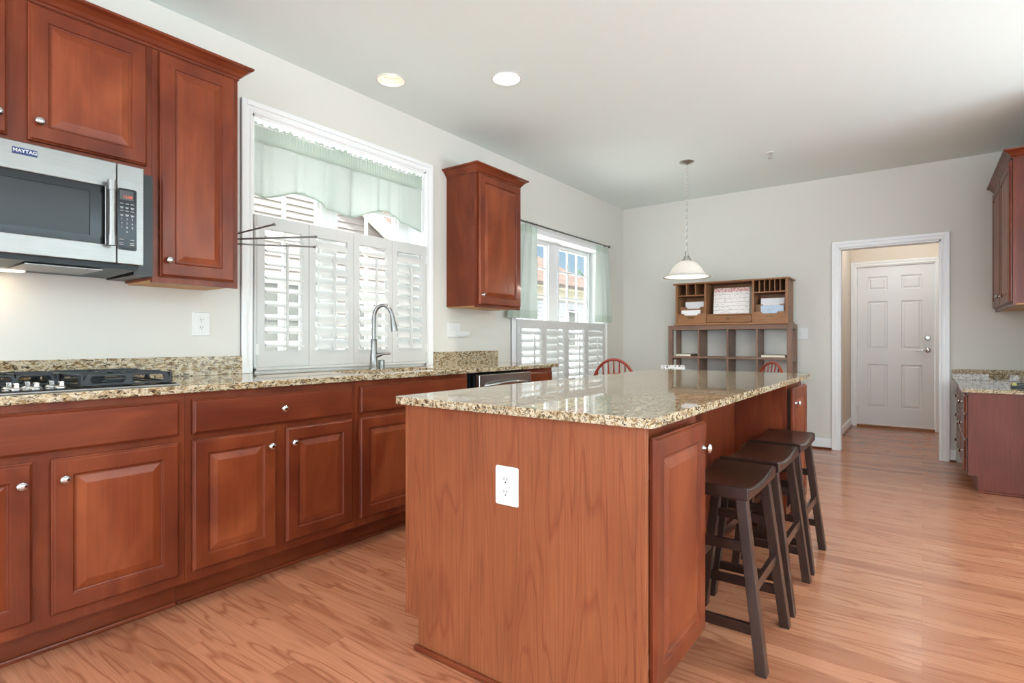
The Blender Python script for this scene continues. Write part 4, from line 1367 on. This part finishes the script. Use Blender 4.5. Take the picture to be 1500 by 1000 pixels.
# ------------------------------------------------------------------ cubby shelf and hutch on the far wall
HY0, HY1 = 1.04, 2.308
HF, HB = 6.075, 6.372
CZ = 1.268
cb = thing('cubby_shelf', 'tall open brown wood cubby shelf standing against the far wall', 'shelf', (6.22, 1.67, 0))
for y in (HY0, HY1 - .046):
    for x in (HF, HB - .046):
        build(MB().box(x, x + .046, y, y + .046, 0, CZ), 'leg', 'walnut_z', cb, bevel=.002)
build(MB().box(HF + .002, HB, HY0 + .0465, HY1 - .0465, CZ - .05, CZ), 'top', 'walnut', cb, bevel=.002)
for y in (HY0 + .004, HY1 - .042):
    build(MB().box(HF + .0465, HB - .0465, y, y + .038, CZ - .05, CZ), 'side_rail', 'walnut', cb)
for z in (.905, .40):
    build(MB().box(HF + .004, HB - .004, HY0 + .047, HY1 - .047, z, z + .022), 'shelf_board', 'walnut', cb)
    for y in (HY0 + .004, HY1 - .042):
        build(MB().box(HF + .0465, HB - .0465, y, y + .038, z - .02, z + .022), 'side_rail', 'walnut', cb)
dys = [1.370, 1.662, 1.970]
for y in dys:
    for za, zb in ((.4225, .9045), (.9275, CZ - .0505)):
        build(MB().box(HF + .004, HB - .004, y - .009, y + .009, za, zb), 'divider', 'walnut_z', cb)
for lb, y0, y1 in (('thin pale notebook lying on the cubby shelf at the window end', 2.06, 2.225), ('thin pale notebook lying on the cubby shelf at the doorway end', 1.105, 1.33)):
    nb = thing('notebook', lb, 'book', (6.15, (y0 + y1) / 2, .9275), 'notebooks on the cubby shelf')
    build(MB().box(HF + .015, HB - .03, y0 + .003, y1, .9295, .949), 'pages', 'pages', nb)
    build(MB().box(HF + .013, HB - .028, y0, y1 + .003, .9275, .9295).box(HF + .013, HB - .028, y0, y1 + .003, .949, .952).box(HF + .013, HB - .028, y0 - .002, y0, .9275, .952), 'cover', 'cover', nb)

hu = thing('desk_hutch', 'brown wood desktop organizer hutch with pigeonholes standing on the cubby shelf', 'hutch', (6.22, 1.66, CZ))
UY0, UY1, UFX, UBX = 1.078, 2.222, 6.07, 6.37
UZ0, UZ1 = CZ, 1.735
s1, s2 = 1.405, 1.895          # inner uprights
mb = MB().box(UFX - .012, UBX, UY0 - .012, UY1 + .012, UZ0, UZ0 + .022)
build(mb, 'base_board', 'oak', hu, bevel=.003)
build(MB().box(UFX - .02, UBX + .004, UY0 - .022, UY1 + .022, UZ1 - .016, UZ1), 'top', 'oak', hu, bevel=.004)
for y in (UY0, UY1 - .022):
    build(MB().box(UFX, UBX, y, y + .022, UZ0 + .022, UZ1 - .016), 'side_panel', 'oak', hu)
for y in (s1, s2):
    build(MB().box(UFX + .001, UBX - .008, y - .009, y + .009, UZ0 + .022, UZ1 - .016), 'upright', 'oak', hu)
build(MB().box(UBX - .008, UBX - .001, UY0 + .022, UY1 - .022, UZ0 + .022, UZ1 - .016), 'back_panel', 'oak', hu)
for y0, y1, nd_ in ((UY0 + .022, s1 - .009, 5), (s2 + .009, UY1 - .022, 2)):
    zsf = 1.592
    build(MB().box(UFX + .004, UBX - .008, y0, y1, zsf, zsf + .010), 'pigeonhole_shelf', 'oak', hu)
    for k in range(1, nd_ + 1):
        y = y0 + (y1 - y0) * k / (nd_ + 1)
        build(MB().box(UFX + .006, UBX - .008, y - .004, y + .004, zsf + .010, UZ1 - .016), 'pigeonhole_divider', 'oak', hu)
    w = y1 - y0
    for x, zt in ((UFX + .006, 1.395), (UFX + .09, 1.475)):
        pr = [(0, UZ0 + .022), (w, UZ0 + .022), (w, zt), (w * .78, zt), (w * .72, zt - .018), (w * .28, zt - .018), (w * .22, zt), (0, zt)]
        build(MB().prism(pr, [], (x, y0, 0), (0, 1, 0), (0, 0, 1), EX, .012), 'letter_divider', 'oak', hu)
    ym = (y0 + y1) / 2
    build(MB().box(UFX + .002, UFX + .006, ym - .038, ym + .038, 1.343, 1.362), 'label_pull', 'gold', hu, bevel=.002)
build(MB().box(UFX + .004, UBX - .008, s1 + .009, s2 - .009, 1.372, 1.384), 'drawer_shelf', 'oak', hu)
dr = build(MB().frame_panel((UFX + .022, s1 + .013, 1.294), (0, 1, 0), (0, 0, 1), (-1, 0, 0), s2 - s1 - .026, .075, [(0, -.15), (0, .012), (.004, .016)]), 'drawer', 'oak', hu)
build(MB().lathe([(.006, 0), (.006, .008), (.011, .014), (.009, .02), (.002, .022)], (UFX + .006, (s1 + s2) / 2, 1.332), (-1, 0, 0), 14), 'drawer_knob', 'gold', dr, smooth=50)
for lb, y0, y1, x, z0, z1, mt, tl in (
        ('white envelope in the back letter slot at the window end of the hutch', 1.945, 2.15, UFX + .115, 1.35, 1.535, 'paper', .02),
        ('white envelope in the front letter slot at the window end of the hutch', 1.96, 2.17, UFX + .032, 1.33, 1.437, 'paper', -.02),
        ('white envelope in the back letter slot at the doorway end of the hutch', 1.135, 1.36, UFX + .115, 1.35, 1.540, 'paper', -.03),
        ('blue-white folded papers in the front letter slot at the doorway end of the hutch', 1.12, 1.335, UFX + .032, 1.33, 1.460, 'paper_blue', .03)):
    e = build(MB().loft([[V((x + d + (z - z0) * .08, y + tl * (z - z0), z)) for y, z in ((y0, z0), (y1, z0), (y1, z1), (y0, z1))] for d in (0, .006)]), 'envelope', mt)
    tag(e, lb, 'envelope', 'letters in the hutch')
cl = thing('calendar_board', 'white printed calendar board with red floral header leaning in the hutch center', 'calendar', (0, 0, 0))
y0, y1 = 1.462, 1.832
build(MB().loft([[V((UFX + .085 + (z - 1.385) * .12 + d, y, z)) for y, z in ((y0, 1.385), (y1, 1.385), (y1, 1.668), (y0, 1.668))] for d in (0, .006)]), 'page', 'calendar', cl)
build(MB().loft([[V((UFX + .100 + (z - 1.385) * .12 + d, y - .028, z)) for y, z in ((y0, 1.385), (y1, 1.385), (y1, 1.672), (y0, 1.672))] for d in (0, .014)]), 'backing_board', 'cover', cl)

# ------------------------------------------------------------------ breakfast nook: table, chairs, pendant
TX, TY = 5.04, 1.74
tb = thing('dining_table', 'round wooden pedestal breakfast table under the pendant lamp', 'table', (TX, TY, 0))
build(MB().lathe([(.50, .72), (.53, .725), (.54, .738), (.53, .75), (.001, .7505)], (TX, TY, 0), n=48), 'tabletop', 'tablewood', tb, smooth=40)
build(MB().lathe([(.30, 0.70), (.30, .7195), (.06, .7195)], (TX, TY, 0), n=32), 'apron', 'tablewood', tb, smooth=40)
build(MB().lathe([(.045, .10), (.07, .14), (.085, .22), (.06, .32), (.045, .42), (.055, .55), (.07, .62), (.08, .70)], (TX, TY, 0)), 'pedestal', 'tablewood', tb, smooth=50)
for k in range(4):
    a = PI / 4 + k * PI / 2
    c_, s_ = math.cos(a), math.sin(a)
    build(MB().tube([(TX + c_ * r_, TY + s_ * r_, z) for r_, z in ((.04, .16), (.16, .15), (.28, .08), (.36, .024))], .03, 10, radii=[.034, .03, .026, .023]), 'leg', 'tablewood', tb, smooth=60)
nk = thing('napkin_holder', 'white napkin holder with black floral print on the breakfast table', 'napkin holder', (TX - .02, TY + .1, .7505))
build(MB().prism(rrect(-.10, .10, 0, .118, .012), [], (TX - .05, TY + .10, .7508), (.596, -.803, 0), (0, 0, 1), (.803, .596, 0), .012).prism(rrect(-.10, .10, 0, .118, .012), [], (TX + .01, TY + .145, .7508), (.596, -.803, 0), (0, 0, 1), (.803, .596, 0), .012), 'side_plate', 'floral', nk)
build(MB().prism(rrect(-.088, .088, 0.004, .112, .004), [], (TX - .038, TY + .11, .7508), (.596, -.803, 0), (0, 0, 1), (.803, .596, 0), .045), 'napkins', 'paper', nk)


def make_chair():
    r = thing('dining_chair', 'red-stained bow-back windsor chair with its back toward the island counter end', 'chair', (0, 0, 0), 'windsor chairs around the breakfast table')
    # faces +y locally; back at -y
    zs_ = .445
    build(MB().prism([(.20 * math.cos(a) * (1.0 + .06 * math.sin(a)), .20 * math.sin(a)) for a in [2 * PI * k / 28 for k in range(28)]], [], (0, .02, zs_ - .032), EX, (0, 1, 0), (0, 0, 1), .034), 'seat', 'redwood', r, bevel=.008)
    pts = []
    for k in range(25):
        a = PI * k / 24
        x = .185 * math.cos(a) * (1 + .10 * math.sin(a))
        z = zs_ + .50 * math.sin(a) ** .62
        pts.append((x, -.13 - (z - zs_) * .16, z))
    build(MB().tube(pts, .0115, 10), 'bow', 'redwood', r, smooth=60)
    for x in (-.135, -.09, -.045, 0, .045, .09, .135):
        ca = max(-1, min(1, x / .20))
        zt = zs_ + .50 * math.sin(math.acos(ca)) ** .62 - .004
        b = V((x * .75, -.135, zs_ - .002)); t = V((x, -.13 - (zt - zs_) * .16, zt))
        build(MB().tube([b + (t - b) * f for f in (0, .3, .5, .62, .68, .74, .86, 1)], .005, 8, radii=[.006, .0065, .006, .0065, .0125, .012, .006, .005]), 'spindle', 'redwood', r, smooth=60)
    feet = {}
    for sx in (-1, 1):
        for sy in (-1, 1):
            a, b = V((sx * .12, .02 + sy * .12, zs_ - .03)), V((sx * .19, .02 + sy * .20, 0))
            feet[(sx, sy)] = (a, b)
            build(MB().tube([a + (b - a) * f for f in (0, .2, .35, .5, .7, 1)], .015, 10, radii=[.013, .018, .014, .019, .016, .011]), 'leg', 'redwood', r, smooth=60)
    q = lambda k, f: feet[k][0] + (feet[k][1] - feet[k][0]) * f
    for sx in (-1, 1):
        build(MB().tube([q((sx, -1), .55), (q((sx, -1), .55) + q((sx, 1), .55)) / 2, q((sx, 1), .55)], .01, 8, radii=[.008, .013, .008]), 'stretcher', 'redwood', r, smooth=60)
    m0 = (q((-1, -1), .55) + q((-1, 1), .55)) / 2
    m1 = (q((1, -1), .55) + q((1, 1), .55)) / 2
    build(MB().tube([m0, (m0 + m1) / 2, m1], .01, 8, radii=[.008, .013, .008]), 'stretcher', 'redwood', r, smooth=60)
    return r


c1 = make_chair()
def put(c, bx, by, ang):      # place so that the bow top is at (bx,by), facing angle ang (world)
    d = V((math.cos(ang), math.sin(ang), 0))
    c.location = V((bx, by, 0)) + d * .21
    c.rotation_euler = (0, 0, ang - PI / 2)


put(c1, 4.05, 1.99, math.radians(18))
c2 = dup(c1, (0, 0, 0), 0, 'red-stained bow-back windsor chair in front of the cubby shelf at the doorway end')
put(c2, 5.28, 1.06, math.radians(140))
c2.scale = (1, 1, .957)

pn = thing('pendant_lamp', 'white glass bell pendant lamp hanging on a chain over the breakfast table', 'pendant lamp', (TX, TY, H))
build(MB().lathe([(.066, 0), (.066, -.004), (.05, -.014), (.02, -.02), (.008, -.028)], (TX, TY, H), n=32), 'canopy', 'nickel', pn, smooth=40)
mb = MB()
zt, zb = 2.716, 1.915
nl_ = 26
for k in range(nl_):
    zc = zt - (zt - zb) * (k + .5) / nl_
    a = PI / 2 * (k % 2)
    pts = []
    for j in range(13):
        th = 2 * PI * j / 12
        rx, rz = .0085 * math.cos(th), .0205 * math.sin(th)
        pts.append((TX + rx * math.cos(a), TY + rx * math.sin(a), zc + rz))
    mb.tube(pts, .0022, 5, False)
build(mb, 'chain', 'nickel', pn, smooth=60)
build(MB().tube([(TX + .004, TY, zt), (TX - .003, TY + .003, 2.3), (TX, TY, zb)], .0022, 6), 'cord', 'nickel', pn)
build(MB().lathe([(.006, .085), (.012, .08), (.014, .04), (.026, .035), (.030, .012), (.040, .008), (.042, -.006), (.02, -.008)], (TX, TY, 1.838)), 'socket', 'nickel', pn, smooth=40)
prof = [(.034, 1.833), (.06, 1.825), (.095, 1.802), (.125, 1.770), (.148, 1.735), (.165, 1.705), (.183, 1.690), (.215, 1.682)]
mb = MB().lathe(prof + [(r_ - .004, z - .004) for r_, z in reversed(prof)], (TX, TY, 0), n=48, cap=False)
build(mb, 'glass_shade', 'alabaster', pn, smooth=60)
build(MB().lathe([(.002, 0), (.022, .006), (.032, .03), (.030, .05), (.016, .085), (.013, .11)], (TX, TY, 1.70), n=20), 'bulb', 'bulb', pn, smooth=60)
light('pendant_bulb', 'POINT', (TX, TY, 1.685), 9, (1, .88, .72), size=.03)

# ------------------------------------------------------------------ ceiling fittings
for (x, y), lb, lit in zip(CANS, ('round recessed ceiling light nearest the sink window', 'round recessed ceiling light over the aisle beside the island'), (0.9, 1)):
    r = thing('recessed_light', lb, 'ceiling light', (x, y, H), 'recessed ceiling lights')
    build(MB().lathe([(.0845, .004), (.0845, -.003), (.093, -.004), (.095, -.001), (.095, .0)], (x, y, H), n=40, cap=False), 'trim_ring', 'white', r, smooth=30)
    build(MB().lathe([(.085, 0), (.081, .02), (.079, .022), (.077, .045), (.075, .047), (.072, .08)], (x, y, H), n=40, cap=False), 'baffle', 'baffle', r, smooth=20)
    build(MB().lathe([(.071, .030), (.055, .024), (.03, .02), (.001, .019)] if lit == 1 else [(.071, .075), (.055, .06), (.03, .05), (.001, .048)], (x, y, H), n=32, cap=False), 'lens', 'lamp' if lit == 1 else 'lamp_soft', r, smooth=60)
    build(MB().lathe([(.09, .0125), (.09, .16), (.001, .16)], (x, y, H), n=24, cap=False), 'housing', 'white', r)
    o = light('can_light', 'SPOT', (x, y, H - .006), 52 if lit == 1 else 20, (1, .92, .82), size=.06)
    o.data.spot_size = 1.6 if lit == 1 else 1.05
    o.data.spot_blend = .7
sh = thing('fire_sprinkler', 'small white fire sprinkler head on the ceiling near the pendant', 'sprinkler', (5.221, 1.067, H))
build(MB().lathe([(.034, 0), (.032, -.005), (.02, -.007)], (5.221, 1.067, H)), 'escutcheon', 'white', sh, smooth=40)
mb = MB().lathe([(.009, -.006), (.009, -.02), (.004, -.021)], (5.221, 1.067, H), n=12)
for s in (-1, 1):
    mb.tube([(5.221, 1.067 + s * .008, H - .02), (5.221, 1.067 + s * .014, H - .034), (5.221, 1.067 + s * .004, H - .05)], .0022, 6)
mb.lathe([(.004, -.048), (.017, -.053), (.017, -.055), (.002, -.055)], (5.221, 1.067, H), n=16)
build(mb, 'sprinkler_head', 'nickel', sh)
